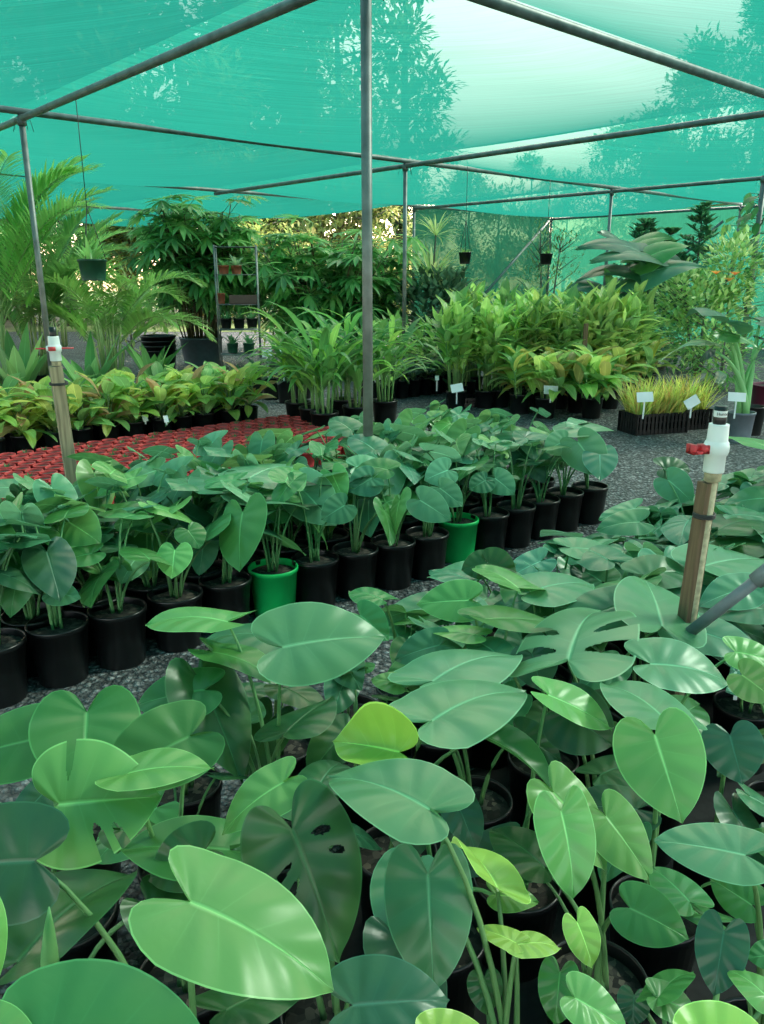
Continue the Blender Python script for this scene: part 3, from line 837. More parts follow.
card(692, 402, 7.9, .15, .10, -.5, .2, 'tilted white plant label at the corner of yellow grass tray', .22)
card(737, 397, 7.7, .17, .09, .05, -.1, 'white plant label standing in the grey pot', .25)
card(283, 353, 10.3, .14, .10, .05, .1, 'white plant label in a small black pot left of the strappy palms', .25)
card(267, 353, 10.6, .13, .10, -.1, .1, 'white plant label just left of another beside the wire rack', .25)
card(378, 378, 9.4, .11, .06, -.5, .2, 'small tilted white label right of the nearest post', .15)
card(437, 378, 10.0, .05, .06, 0, .1, 'tiny grey label on the dark seedling pots', .2)
for i, (x, y) in enumerate(((30, 417), (104, 405), (126, 402), (145, 418), (166, 419))):
    P = at_z(x, y, .23); card(x, y, P.y-.02, .05, .07, .1*(i % 3-1), .2*i, f"small white tag in the yellow-green row, {ORD[i+1]} from the pale stake", .17)
# seed tag of the near plant
t = thing('plant_tag', 'green and white plant tag tucked under a pale leaf near the grey pipe', 'label', at_z(735, 700, .30))
q = at_z(735, 681, .47) - at_z(735, 700, .30)
mb = MB(); Mx = Matrix.Translation(q) @ Matrix.Rotation(.35, 4, 'Y') @ Matrix.Rotation(-.5, 4, 'X'); box(mb, (-.022, -.001, -.04), (.022, .001, .04), Mx)
k = NT('printed_tag'); tc = k.n('TexCoord'); vo = k.n('TexVoronoi', Scale=120.0); k.l(tc.outputs['Object'], vo.inputs['Vector'])
b = k.n('BsdfPrincipled', Roughness=.4); sx = k.n('SeparateColor'); k.l(vo.outputs['Color'], sx.inputs[0]); k.l(k.ramp(sx.outputs[0], [(0.3, (.01, .10, .05)), (.8, (.05, .3, .15)), (1, (.6, .75, .65))]), b.inputs['Base Color']); k.l(b.outputs[0], k.out.inputs[0])
mb.build('card', k.m, t, smooth=False)
mb = MB(); box(mb, (-.006, 0, -.0), (.006, .002, q.z)); mb.build('stake', M['white'], t, smooth=False)

# ================================================================== BACKGROUND PLANTS
def lpot(t, Rr, h, mat): add_pot(t, Rr, h, mat)
def frond(mbL, mbS, p, d, length, nl, lL, lW, droop, tint, r, up=.35):
    d = V(d).normalized(); p = V(p); pts = [p.copy()]; ds = [d.copy()]; n = 12
    for i in range(n):
        p = p + d*(length/n); d = (d + V((0, 0, -droop/n*(.3+1.7*i/n)))).normalized(); pts.append(p.copy()); ds.append(d.copy())
    tube(mbS, pts, [.011*(1-.8*i/n) for i in range(n+1)], 5, (.16, .26, .06))
    for k in range(nl):
        x = (.14 + .86*k/(nl-1))*n; i = min(int(x), n-1); f = x-i
        q = pts[i].lerp(pts[i+1], f); dd = ds[i]
        s = dd.cross(V((0, 0, 1)))
        if s.length < .05: s = V((1, 0, 0))
        s.normalize(); nn = s.cross(dd); tt = k/(nl-1)
        ll = lL*(math.sin(math.pi*(.18+.75*tt)))**.7
        for sg in (-1, 1):
            dr = dd*(.55+.5*tt) + s*sg*.85 + nn*up*r.uniform(.4, 1.2)
            blade(mbL, q, dr, ll*r.uniform(.85, 1.1), lW, r.uniform(.5, 1.1), jit(tint, r), 4, .25, .3)
def fan(mbL, mbS, p, d, pet, Rl, nl, tint, r, lw=.04):
    d = V(d).normalized(); p = V(p); e = p + d*pet
    tube(mbS, [p, p.lerp(e, .5)+V((0, 0, .03)), e], .005, 4, (.06, .15, .04))
    s = d.cross(V((0, 0, 1))).normalized(); d = V((d.x*.6, d.y*.6, -.55 + .9*d.z)).normalized()
    for k in range(nl):
        a = R(-110 + 220*k/(nl-1)) + r.uniform(-.06, .06)
        dr = d*math.cos(a) + s*math.sin(a) + V((0, 0, -.05))
        blade(mbL, e, dr, Rl*(1-.25*abs(a)/2)*r.uniform(.85, 1.1), lw*r.uniform(.8, 1.2), r.uniform(.2, .8), jit(tint, r), 5, .25, .45, side=s.cross(d).cross(dr) if False else None)

def rhapis(name, label, P, H, rad, nst, seed, tints, pot=None, z0=0, lmin=.22):
    r = random.Random(seed); t = thing(name, label, 'palm', P)
    fm, sm = MB(), MB()
    if pot: lpot(t, *pot)
    base = pot[1]-.05 if pot else 0
    for i in range(nst):
        a = r.uniform(0, 6.28); rr = rad*math.sqrt(r.random())
        b0 = V((math.cos(a)*rr*.35, math.sin(a)*rr*.35, base)); top = V((math.cos(a)*rr, math.sin(a)*rr, base + (H-base)*r.uniform(.5, .92)))
        tube(sm, [b0, b0.lerp(top, .5)+V((b0.x-top.x, b0.y-top.y, 0))*.15, top], [.014, .012, .009], 5, (.05, .06, .03))
        for j in range(r.randint(7, 10)):
            f = r.uniform(.3 + lmin, 1.0); q = b0.lerp(top, f); az = r.uniform(0, 6.28); el = r.uniform(-.3, .9)
            fan(fm, sm, q, (math.cos(az)*math.cos(el), math.sin(az)*math.cos(el), math.sin(el)), r.uniform(.2, .45), r.uniform(.36, .52), r.randint(8, 10), r.choice(tints), r, .09)
    sm.build('stem', M['cane'], t); fm.build('foliage', M['blade'], t); return t
DG = [(.09, .25, .07), (.13, .33, .09), (.07, .20, .06), (.20, .40, .12)]
P = at_z(203, 368, 0)
rhapis('fan_palm', 'big fan palm in a wide charcoal tub beside the wire rack', P, 3.0, .92, 56, 1, DG, (.39, .55, 'charcoal'), lmin=.12)
P = at_y(327, 350, 14.6); P.z = 0
rhapis('fan_palm', 'dark spreading fan palm behind the strappy young palms', P, 2.5, 1.35, 66, 2, DG[:4], (.3, .4, 'black'), lmin=-.1)

def cane_palm(label, P, H, nfr, seed, tint, lL=.42, droop=1.3, pot=None, lw=.03, spread=.5, nl=44):
    r = random.Random(seed); t = thing('cane_palm', label, 'palm', P); fm, sm = MB(), MB()
    if pot: lpot(t, *pot)
    base = (pot[1]-.05) if pot else 0
    for i in range(nfr):
        az = i*2.4+r.uniform(-.3, .3); q = V((math.cos(az)*.12, math.sin(az)*.12, base)); h0 = H*r.uniform(.15, .5)
        q2 = q*1.6 + V((0, 0, h0)); tube(sm, [q, q2], [.018, .012], 6, (.20, .28, .08))
        frond(fm, sm, q2, (math.cos(az)*spread, math.sin(az)*spread, r.uniform(.8, 1.3)), H*r.uniform(.55, .8), nl, lL, lw, droop*r.uniform(.7, 1.3), tint, r)
    sm.build('stem', M['stem'], t); fm.build('foliage', M['blade'], t); return t
cane_palm('feathery cane palm at the far left behind the yellow-green row', at_y(-5, 380, 9.6)*1 - V((0, 0, at_y(-5, 380, 9.6).z)), 2.7, 22, 11, (.16, .36, .07), .5, 1.3, (.2, .3, 'black'))
cane_palm('cane palm with upright canes behind the left steel post', at_y(40, 380, 11) - V((0, 0, at_y(40, 380, 11).z)), 2.3, 20, 12, (.10, .27, .06), .45, 1.2, (.2, .3, 'black'))
cane_palm('low cane palm with drooping fronds between steel post and tub', at_y(112, 380, 10.6) - V((0, 0, at_y(112, 380, 10.6).z)), 1.75, 18, 13, (.18, .36, .07), .45, 2.0, (.18, .25, 'black'), spread=.9)
cane_palm('sunlit palm at the far open side behind the fan palm', at_y(60, 330, 19) - V((0, 0, at_y(60, 330, 19).z)), 3.0, 14, 14, (.22, .42, .08), .6, 1.2, None, spread=.7)

# dark strap plants beneath the cane palms
def strap_plant(name, label, P, n, L, w, tints, seed, droop=(.3, 1.2), pot=None, up=(.7, 1.6), group=None, cat='plant', mat='blade', base_r=.03):
    r = random.Random(seed); t = thing(name, label, cat, P, 0, group); fm = MB()
    base = 0
    if pot: lpot(t, *pot); base = pot[1]-.04
    for i in range(n):
        az = i*2.4+r.uniform(-.4, .4)
        blade(fm, (math.cos(az)*base_r, math.sin(az)*base_r, base), (math.cos(az), math.sin(az), r.uniform(*up)), L*r.uniform(.6, 1.1), w*r.uniform(.8, 1.2), r.uniform(*droop), jit(r.choice(tints), r), 7, .25, .45)
    fm.build('foliage', M[mat], t); return t
gz = lambda px, Y: V((at_y(px, 300, Y).x, Y, 0))
strap_plant('broad_strap_plant', 'dark broad-bladed plant at the foot of the far-left cane palm', gz(8, 9.0), 14, .95, .15, DG, 21, (.2, .9), (.16, .25, 'black'), (1.2, 3))
strap_plant('broad_strap_plant', 'dark broad-bladed plant just right of the pale valve stake', gz(80, 9.2), 14, .85, .14, DG, 22, (.2, .9), (.16, .25, 'black'), (1.0, 2.5))
strap_plant('broad_strap_plant', 'broad-bladed plant between the drooping cane palm and the tub', gz(146, 10.6), 12, .7, .13, DG, 23, (.2, .9), (.16, .25, 'black'), (1.0, 2.5))
t = thing('plant_pot', 'stack of empty black pots behind the drooping cane palm', 'pot', gz(155, 13.6)); 
mb = MB()
for k in range(4): lathe(mb, [(r_, z_+k*.08) for r_, z_ in pot_profile(.3, .4)], 28)
mb.build('pot', M['black'], t)

# strappy young palms in the centre
SPT = [(.10, .32, .06), (.06, .23, .05), (.22, .48, .07), (.07, .22, .05)]
for i, (px, Y, H, sd) in enumerate(((322, 8.1, 1.05, 1), (355, 8.5, 1.1, 2), (295, 8.8, .95, 3), (385, 8.9, .85, 4), (340, 9.0, 1.0, 5), (310, 8.4, .8, 6))):
    r = random.Random(60+sd); P = gz(px, Y)
    lab = ['strappy young palm nearest the red pots', 'strappy young palm touching the left of the nearest post', 'strappy young palm leaning towards the wire rack', 'strappy young palm showing right of the nearest post', 'strappy young palm at the back of its cluster', 'short strappy young palm inside the cluster beside the red pots'][i]
    t = thing('young_palm', lab, 'palm', P, 0, 'strappy young palms', 1.16); lpot(t, .13, .22, 'black'); fm, sm = MB(), MB()
    for k in range(7):
        az = k*.9+r.uniform(-.3, .3); h0 = H*r.uniform(.3, .7); q = V((math.cos(az)*.06, math.sin(az)*.06, .18)); q2 = q+V((math.cos(az)*.05, math.sin(az)*.05, h0))
        tube(sm, [q, q2], [.012, .008], 6, (.14, .30, .07))
        n2 = r.randint(5, 8)
        for j in range(n2):
            f = .45+.55*j/(n2-1); a2 = az + (1 if j % 2 else -1)*r.uniform(.2, 1.2)
            blade(fm, q.lerp(q2, f), (math.cos(a2), math.sin(a2), r.uniform(.5, 1.6)), r.uniform(.45, .72), r.uniform(.05, .085), r.uniform(.8, 2.2), jit(r.choice(SPT), r), 7, .3, .4)
    sm.build('stem', M['stem'], t); fm.build('foliage', M['blade'], t)

# black pots of dark seedlings
dk = [(.02, .06, .04), (.03, .09, .05), (.10, .17, .13), (.015, .04, .03)]
DV = []
for k in range(3):
    fm, sm = oval_plant(300+k, 16, .24, .10, .16, dk, .6, .09); DV.append((fm.mesh('foliage', M['broad']), sm.mesh('stem', M['stem'])))
i = 0
for row in range(3):
    for k in range(7):
        P = at_z(385, 404, 0) + E1*(.23*k + .3) + E2*(.23*row + .25) + V((rnd.uniform(-.01, .01), 0, 0))
        if (P.xy - N(1, 1).xy).length < .17: continue
        t = thing('potted_seedling', f"dark-leaved seedling in black pot, {ORD[row+1]} row behind the gravel, {ORD[k+1]} from the nearest post", 'potted plant', P, 0, 'dark seedlings in black pots')
        lpot(t, .105, .24, 'black'); fm, sm = DV[i % 3]; i += 1
        for nm, me in (('stem', sm), ('foliage', fm)):
            o = link(nm, me, t); o.location = (0, 0, .2); o.rotation_euler = (0, 0, rnd.uniform(0, 6))

for px, Y, l_ in ((283, 10.3, 'dark seedling in a labelled black pot left of the strappy palms'), (267, 10.6, 'dark seedling in a labelled black pot beside the wire rack'), (300, 10.7, 'dark seedling in a black pot behind the strappy palms'), (252, 11.2, 'dark seedling in a black pot at the foot of the wire rack')):
    t = thing('potted_seedling', l_, 'potted plant', gz(px, Y) + V((0, .05, 0))); lpot(t, .13, .3, 'black'); fm, sm = DV[i % 3]; i += 1
    for nm, me in (('stem', sm), ('foliage', fm)):
        o = link(nm, me, t); o.location = (0, 0, .26); o.rotation_euler = (0, 0, i*1.0)
# tall ginger plants
GT = [(.26, .43, .09), (.18, .36, .08), (.35, .52, .11), (.14, .30, .08)]
def ginger_mesh(seed, H, ns, nl, L0, L1, tints, wr=.24, tl=(-1.15, -.1), top_t=-1.2):
    r = random.Random(seed); fm, sm = MB(), MB()
    for i in range(ns):
        a = r.uniform(0, 6.28); rr = r.uniform(.02, .12); b0 = V((math.cos(a)*rr, math.sin(a)*rr, 0)); h = H*r.uniform(.65, 1)
        top = b0*1.8 + V((0, 0, h)); tube(sm, [b0, b0.lerp(top, .5), top], [.011, .009, .005], 5, (.14, .28, .07))
        pa = r.uniform(0, 3.1)
        for j in range(nl):
            f = .35+.65*j/(nl-1); az = pa + (math.pi if j % 2 else 0) + r.uniform(-.4, .4); L = r.uniform(L0, L1)
            free_leaf(fm, b0.lerp(top, f), az, r.uniform(*tl) if j < nl-2 else top_t, L, L*wr, jit(r.choice(tints), r), r, shape=OVAL, fold=.35, arch=.16, edge=0, nq=9, nc=2)
    return fm.mesh('foliage', M['broad']), sm.mesh('stem', M['stem'])
GV = [ginger_mesh(700+k, 1.15, 9, 9, .30, .46, GT, .29) for k in range(4)]
GL_ = [ginger_mesh(750+k, .34, 7, 6, .32, .50, GT+[(.30, .26, .06), (.34, .36, .06)], .34, (-.7, .35), -.8) for k in range(3)]
spots = []
for row in range(4):
    for k in range(7):
        spots.append((455 + 27*k + 9*row + rnd.uniform(-8, 8), 9.9 + .5*row + .06*k))
for i, (px, Y) in enumerate(spots):
    P = gz(px, Y)
    if (P.xy-N(1, 1).xy).length < .2: continue
    fm, sm = GV[i % 4]; sc = 1.0 if px > 500 else 1.0
    t = thing('potted_ginger', f"tall bright green ginger plant in black pot, {ORD[i//7+1]} row back, {ORD[i % 7+1]} from the dark seedlings", 'potted plant', P, 0, 'tall ginger plants')
    lpot(t, .13, .22, 'black')
    hs = (.78 + .16*rnd.random()) * (1.08 if px > 570 else .98)
    for nm, me in (('stem', sm), ('foliage', fm)):
        o = link(nm, me, t); o.location = (0, 0, .18); o.rotation_euler = (0, 0, i*1.7); o.scale = (1, 1, hs)
low = [(525, 9.5, 'black pot'), (552, 9.2, 'black pot'), (585, 9.6, ''), (618, 9.9, ''), (600, 9.2, ''), (566, 9.9, ''), (640, 10.6, ''), (655, 11.6, '')]
lowlab = ['low broad-leaved plant with reddish leaves in a black pot left of the labelled pot', 'broad-leaved plant with yellowing leaves in the labelled black pot', 'low broad-leaved plant right of the labelled black pot', 'low broad-leaved plant leaning towards the yellow grass', 'low drooping broad-leaved plant in front beside the open gravel', 'low broad-leaved plant directly behind the labelled black pot', 'low broad-leaved plant at the gravel behind the yellow grass', 'low broad-leaved plant furthest back along the gravel path']
for i, (px, Y, _) in enumerate(low):
    t = thing('broadleaf_plant', lowlab[i], 'potted plant', gz(px, Y), 0, 'low broad-leaved plants'); lpot(t, .13, .24, 'black'); fm, sm = GL_[i % 3]
    for nm, me in (('stem', sm), ('foliage', fm)):
        o = link(nm, me, t); o.location = (0, 0, .2); o.rotation_euler = (0, 0, i*1.3)
# thin cane stake in the ginger
P = gz(588, 9.75); t = thing('timber_stake', 'short thin timber stake among the low broad-leaved plants', 'stake', P); mb = MB(); box(mb, (-.025, -.02, 0), (.025, .02, 1.05)); mb.build('stake', M['wood'], t, smooth=False)

def crate(label, P, L, W, H, rz):
    t = thing('plastic_crate', label, 'crate', P, rz); mb = MB(); th = .006
    box(mb, (0, 0, .01), (L, W, .018))
    for (a, b) in (((0, 0), (L, th)), ((0, W-th), (L, W)), ((0, 0), (th, W)), ((L-th, 0), (L, W))):
        for z0, z1 in ((.0, .05), (H*.55, H*.62), (H-.03, H)): box(mb, (a[0], a[1], z0), (b[0], b[1], z1))
    mb.build('frame', M['black'], t, smooth=False)
    mb = MB(); nx = int(L/.045); ny = int(W/.045)
    for i in range(nx+1):
        x = i*L/nx; 
        for y in (0, W): box(mb, (x-.014, y-.005, .0), (x+.014, y+.005, H))
    for i in range(ny+1):
        y = i*W/ny
        for x in (0, L): box(mb, (x-.005, y-.014, .0), (x+.005, y+.014, H))
    mb.build('side_slats', M['black'], t, smooth=False); return t
YT = [(.42, .48, .08), (.52, .50, .10), (.30, .42, .07), (.45, .33, .08)]
def grass_mesh(seed):
    r = random.Random(seed); fm = MB()
    for i in range(80):
        az = r.uniform(0, 6.28); blade(fm, (r.uniform(-.05, .05), r.uniform(-.05, .05), 0), (math.cos(az), math.sin(az), r.uniform(.9, 3)), r.uniform(.28, .52), .018, r.uniform(.3, 1.4), jit(r.choice(YT), r), 4, .2, .4)
    return fm.mesh('foliage', M['blade'])
GM = [grass_mesh(40+k) for k in range(3)]
C0 = at_z(668, 440, 0); 
for ci, (org, nx, ny, lab) in enumerate(((C0 + V((-.26, .22, 0)), 4, 2, 'front'), (C0 + V((.36, .52, 0)), 2, 2, 'rear'))):
    L, W = .15*nx+.02, .15*ny+.02; rz = .30
    crate(f"black slatted crate of yellow grass, {'in front beside the labels' if ci == 0 else 'behind and right of the other crate'}", org, L, W, .22, rz)
    Rz = Matrix.Rotation(rz, 3, 'Z')
    for a in range(nx):
        for b in range(ny):
            P = org + Rz @ V((.085+.15*a, .085+.15*b, .018))
            t = thing('potted_grass', f"yellow grass in the {'front' if ci == 0 else 'rear'} crate, {ORD[b+1]} row, {ORD[a+1]} from its left end", 'potted plant', P, 0, 'yellow grasses in crates')
            lpot(t, .066, .17, 'black'); o = link('foliage', GM[(a+b) % 3], t); o.location = (0, 0, .14); o.rotation_euler = (0, 0, a*2+b)
# black tray by label
P = at_z(455, 408, 0); crate('low black tray under the tall ginger', P, .55, .3, .12, .25)

# grey pot with upright elephant ear
def ear_plant(label, P, pot, leaves, stemcol, seed, name='elephant_ear', roll=.3):
    r = random.Random(seed); t = thing(name, label, 'plant', P); 
    if pot: lpot(t, *pot)
    base = pot[1]-.04 if pot else 0
    sm = MB(); lv = []
    for (px, py, Y, tx, ty, w, tint, shape, dz) in leaves:
        B = at_y(px, py, Y); Tp = at_z(tx, ty, B.z+dz) if abs(B.z+dz-CH) > .25 else at_y(tx, ty, Y-.25)
        if (Tp-B).length > 1.5 or Tp.y < 0: Tp = at_y(tx, ty, Y-.25)
        m = (Tp-B); L = m.length; m.normalize(); u = m.cross(V((0, 0, 1))).normalized(); n = u.cross(m)
        ro = (roll if u.y > 0 else -roll)*r.uniform(.6, 1.3); u, n = u*math.cos(ro) + n*math.sin(ro), n*math.cos(ro) - u*math.sin(ro)
        mb = MB(); leaf(mb, B-P, u, m, n, L, w, tint, shape, fold=.15, arch=.1, edge=.15, wave=.03, nq=20, nc=6, ph=r.uniform(0, 6))
        b0 = V((r.uniform(-.04, .04), r.uniform(-.04, .04), base)); h = (B-P)-b0
        tube(sm, qbez(b0, b0+V((h.x*.2, h.y*.2, h.z*.8)), B-P, 9), [.030*(1-i/8)+.009 for i in range(9)], 8, stemcol); lv.append((mb, tint))
    sm.build('stem', M['stem'], t)
    for mb, c in lv: mb.build('leaf', M['leaf'], t)
    return t
dkp = (.035, .030, .035); dg = (.02, .10, .05); mg = (.07, .26, .06)
P = at_z(738, 441, 0)
ear_plant('elephant ear with thick pale stems in the grey pot', P, (.135, .30, 'grey'), [
    (722, 322, 7.9, 686, 318, .40, dg, ARROW, -.02), (724, 334, 7.75, 758, 350, .30, mg, ARROW, -.15), (712, 350, 7.7, 700, 362, .26, dkp, HEART, -.12), (722, 345, 8.0, 660, 360, .05, (.4, .55, .35), OVAL, -.1), (765, 340, 7.9, 790, 350, .3, dkp, HEART, -.1), (760, 322, 8.1, 790, 330, .3, dg, HEART, -.1)], (.13, .34, .09), 5)
t = thing('plant_pot', 'empty black pot behind the grey elephant ear pot', 'pot', at_z(755, 436, 0) + V((0, .1, 0))); lpot(t, .12, .3, 'black')
t = thing('plant_pot', 'maroon tub at the gravel edge by the vine post', 'pot', at_z(768, 414, 0)); lpot(t, .24, .36, 'maroon')
# dark oval leaf stalks near label
ear_plant('small dark-leaved plant between yellow grass and the grey pot', at_z(705, 425, 0)+V((0, .5, 0)), (.08, .15, 'black'), [(690, 392, 8.6, 705, 375, .09, dkp, OVAL, .1), (718, 385, 8.7, 722, 372, .12, dg, OVAL, .1), (712, 400, 8.6, 724, 408, .10, dkp, OVAL, -.1)], (.10, .12, .08), 8, 'dark_leaf_plant')
# giant elephant ears
PA = gz(628, 12.0)
ear_plant('giant elephant ear with huge glossy leaves behind the ginger', PA, (.3, .4, 'black'), [
    (640, 252, 11.8, 578, 248, .62, dg, ARROW, 0), (655, 258, 11.6, 592, 262, .6, (.05, .17, .10), ARROW, 0), (628, 250, 12.2, 598, 233, .5, dg, ARROW, 0), (640, 262, 11.7, 690, 246, .6, mg, ARROW, 0),
    (648, 256, 11.9, 684, 268, .55, dg, ARROW, 0), (640, 276, 11.5, 705, 268, .6, (.05, .18, .10), ARROW, 0), (632, 272, 11.6, 578, 280, .55, dg, ARROW, 0), (630, 246, 12.3, 672, 238, .5, mg, ARROW, 0), (610, 290, 11.5, 566, 291, .5, dg, ARROW, 0)], (.05, .12, .06), 9, 'giant_elephant_ear', .6)

# bushes and small trees inside
def clump(mb, c, rx, ry, rz, n, L, w, tints, r, nseg=2, up=.2, shell=.45):
    for i in range(n):
        a = r.uniform(0, 6.28); z = r.uniform(-1, 1); k = (shell + (1-shell)*r.random()); s = math.sqrt(1-z*z)
        p = V((c[0]+rx*k*s*math.cos(a), c[1]+ry*k*s*math.sin(a), c[2]+rz*k*z))
        d = V((s*math.cos(a)+r.uniform(-.6, .6), s*math.sin(a)+r.uniform(-.6, .6), z*.6+up+r.uniform(-.5, .5)))
        blade(mb, p, d, L*r.uniform(.7, 1.2), w*r.uniform(.8, 1.2), r.uniform(0, .8), jit(r.choice(tints), r), nseg, .2, .45)
def bush(name, label, P, parts, seed, tints, L, w, cat='shrub', pot=None, trunk=.03, group=None, mat='tree'):
    r = random.Random(seed); t = thing(name, label, cat, P, 0, group); fm, sm = MB(), MB()
    if pot: lpot(t, *pot)
    for (x, y, z, rx, ry, rz, n) in parts:
        clump(fm, (x, y, z), rx, ry, rz, n, L, w, tints, r)
        tube(sm, [(0, 0, .02), (x*.5, y*.5, z*.5), (x, y, z+rz*.6)], [trunk, trunk*.7, trunk*.3], 6, (.10, .08, .05))
        for k in range(8):
            a = r.uniform(0, 6.28); zz = z + rz*r.uniform(-.6, .4); tube(sm, [(x, y, zz-.2*rz), (x+math.cos(a)*rx*.75, y+math.sin(a)*ry*.75, zz+rz*.3)], [trunk*.35, trunk*.1], 4, (.10, .08, .05))
    sm.build('branches', M['bark'], t); fm.build('foliage', M[mat], t); return t
def whorl_tree(label, P, H, R0, seed, tints, z0=.4):
    r = random.Random(seed); t = thing('young_conifer', label, 'tree', P, 0, 'layered young trees by the right wall'); fm, sm = MB(), MB()
    tube(sm, [(0, 0, 0), (0, 0, H)], [.03, .008], 6)
    nl = 13
    for k in range(nl):
        z = z0 + (H-z0)*k/(nl-1); rr = R0*(1-.85*k/(nl-1))*r.uniform(.8, 1.1)
        for j in range(7):
            a = j*.9 + k*.5 + r.uniform(-.2, .2); z = z0 + (H-z0)*min(1, max(0, (k+r.uniform(-.9, .9))/(nl-1))); e = V((math.cos(a)*rr, math.sin(a)*rr, z+.3*rr)); tube(sm, [(0, 0, z), e], [.008, .004], 4)
            for q in range(22):
                f = r.uniform(.35, 1.05); a2 = r.uniform(0, 6.28)
                blade(fm, V((0, 0, z)).lerp(e, f), (math.cos(a2), math.sin(a2), .7), .15, .045, .4, jit(r.choice(tints), r), 3, .2, .5)
    sm.build('stem', M['bark'], t); fm.build('foliage', M['blade'], t)
CT = [(.05, .19, .09), (.07, .24, .10), (.04, .15, .08)]
whorl_tree('round-topped young tree directly behind the elephant ears', gz(639, 14.5), at_y(639, 224, 14.5).z, .66, 1, CT, .9)
whorl_tree('shorter round young tree right of the elephant ears', gz(664, 15), at_y(664, 233, 15).z, .6, 2, CT, .9)
whorl_tree('tallest pointed young tree before the right cloth wall', gz(693, 14.5), at_y(693, 208, 14.5).z, .72, 3, CT, .7)
VT = [(.40, .50, .20), (.52, .56, .28), (.18, .34, .12), (.28, .40, .12)]
bush('variegated_shrub', 'cream and green shrub with orange flowers near the right brace', gz(706, 12.6), [(0, 0, .9, .8, .6, .8, 1300), (.45, .2, 1.7, .55, .4, .6, 760), (-.35, .1, 1.3, .5, .4, .5, 520)], 31, VT, .14, .065)
r = random.Random(4)
for i, (px, py) in enumerate(((716, 274), (729, 281), (735, 275))):
    C = at_y(px, py, 12.1)
    t = thing('orange_flower', f"orange flower head on the cream shrub, {['nearest the brace','lower one of the pair','beside the wall post'][i]}", 'flower', C, 0, 'orange flowers'); mb = MB()
    for k in range(9): blade(mb, (0, 0, 0), (math.cos(k*.7), math.sin(k*.7), .6), .11, .05, .5, (.75, .26, .03), 3)
    mb.build('petals', M['blade'], t)
bush('low_hedge_shrub', 'dark low shrub at the end of the gravel path', gz(668, 14), [(-.3, 0, .5, .7, .5, .5, 500), (.5, 0, .55, .7, .5, .55, 500)], 32, [(.04, .15, .05), (.06, .2, .06)], .16, .05)
bush('low_hedge_shrub', 'low shrub with light tips right of the gravel path', gz(730, 11.5), [(0, 0, .5, .6, .5, .5, 420)], 36, [(.10, .28, .07), (.25, .4, .12)], .14, .045)
bush('bamboo_shrub', 'airy upright shrub in front of the back wall corner', gz(547, 15.5), [(0, 0, 1.3, .75, .6, .9, 420), (.2, 0, 2.0, .45, .4, .5, 160), (-.2, 0, 2.1, .3, .3, .5, 100)], 33, [(.10, .22, .08), (.16, .28, .10), (.07, .17, .06)], .12, .03)
bush('dark_leafy_shrub', 'dark leafy shrub under the yellow dracaena', gz(432, 14.2), [(0, 0, .9, .9, .7, .75, 1100), (.3, 0, 1.1, .55, .5, .6, 500)], 34, [(.04, .10, .06), (.06, .13, .08), (.025, .07, .04)], .20, .09)
t = strap_plant('dracaena', 'spiky yellow-edged dracaena behind the dark leafy shrub', gz(432, 14.6) , 90, .85, .045, [(.36, .42, .16), (.26, .34, .12), (.44, .46, .22)], 35, (.3, 1.4), None, (-.1, 1.8), base_r=.05)
for ch in t.children: ch.location = (0, 0, 1.55)
mb = MB(); tube(mb, [(0, 0, 0), (.03, 0, .8), (0, 0, 1.6)], [.05, .04, .04], 8); tube(mb, [(0, 0, 1.5), (.05, 0, 2.3)], [.02, .015], 6); mb.build('trunk', M['bark'], t)
fm = MB(); r = random.Random(3)
for i in range(40):
    az = i*2.4; blade(fm, (.05, 0, 2.28), (math.cos(az), math.sin(az), r.uniform(-.2, 1.6)), .55, .03, r.uniform(.4, 1.5), jit((.36, .42, .16), r), 5)
fm.build('foliage', M['blade'], t)
# vine on the right post
r = random.Random(8); t = thing('climbing_vine', 'dark vine with hanging pointed leaves on the right post', 'vine', (pv.x, pv.y, 0)); fm, sm = MB(), MB()
pts = [V((.08*math.cos(k*.8), .08*math.sin(k*.8), k*.11)) for k in range(27)]; tube(sm, pts, .012, 6, (.08, .10, .05))
for k in range(70):
    z = r.uniform(1.0, 2.9); az = r.uniform(0, 6.28); d = r.uniform(.1, .55); B = V((math.cos(az)*d, math.sin(az)*d, z))
    tube(sm, [V((math.cos(az)*.06, math.sin(az)*.06, z-.05)), B], [.006, .004], 4, (.08, .14, .05))
    free_leaf(fm, B, az+r.uniform(-.5, .5), r.uniform(.3, 1.2), .22, .12, jit((.06, .2, .06), r), r, OVAL, nq=7, nc=2)
sm.build('stem', M['stem'], t); fm.build('foliage', M['broad'], t)

# big-leaf fill plants behind dark seedlings / beside posts
bush('leafy_shrub', 'leafy shrub behind the strappy palms right of nearest post', gz(392, 12.6), [(0, 0, .5, .5, .5, .5, 280)], 37, [(.14, .34, .07), (.10, .26, .06)], .24, .09, mat='broad')
bush('leafy_shrub', 'bright leafy shrub between dark seedlings and ginger', gz(440, 11.6), [(0, 0, .55, .55, .4, .4, 200)], 38, [(.20, .42, .07), (.12, .30, .06)], .28, .10, mat='broad')
bush('leafy_shrub', 'yellowish leafy shrub outside the open side behind the hanging green basket', gz(128, 17), [(0, 0, .9, 1.2, .8, .9, 600)], 39, [(.26, .34, .12), (.16, .28, .08)], .18, .06)
bush('leafy_shrub', 'pale leafy shrub showing between the two fan palms', gz(272, 18), [(0, 0, 1.1, 1.0, .8, 1.1, 600)], 40, [(.34, .36, .10), (.2, .3, .08)], .18, .06)
bush('leafy_shrub', 'pale leafy shrub behind the post among dark seedlings', gz(372, 18.5), [(0, 0, 1.2, .9, .8, 1.2, 600)], 41, [(.34, .36, .12), (.2, .3, .08)], .18, .06)

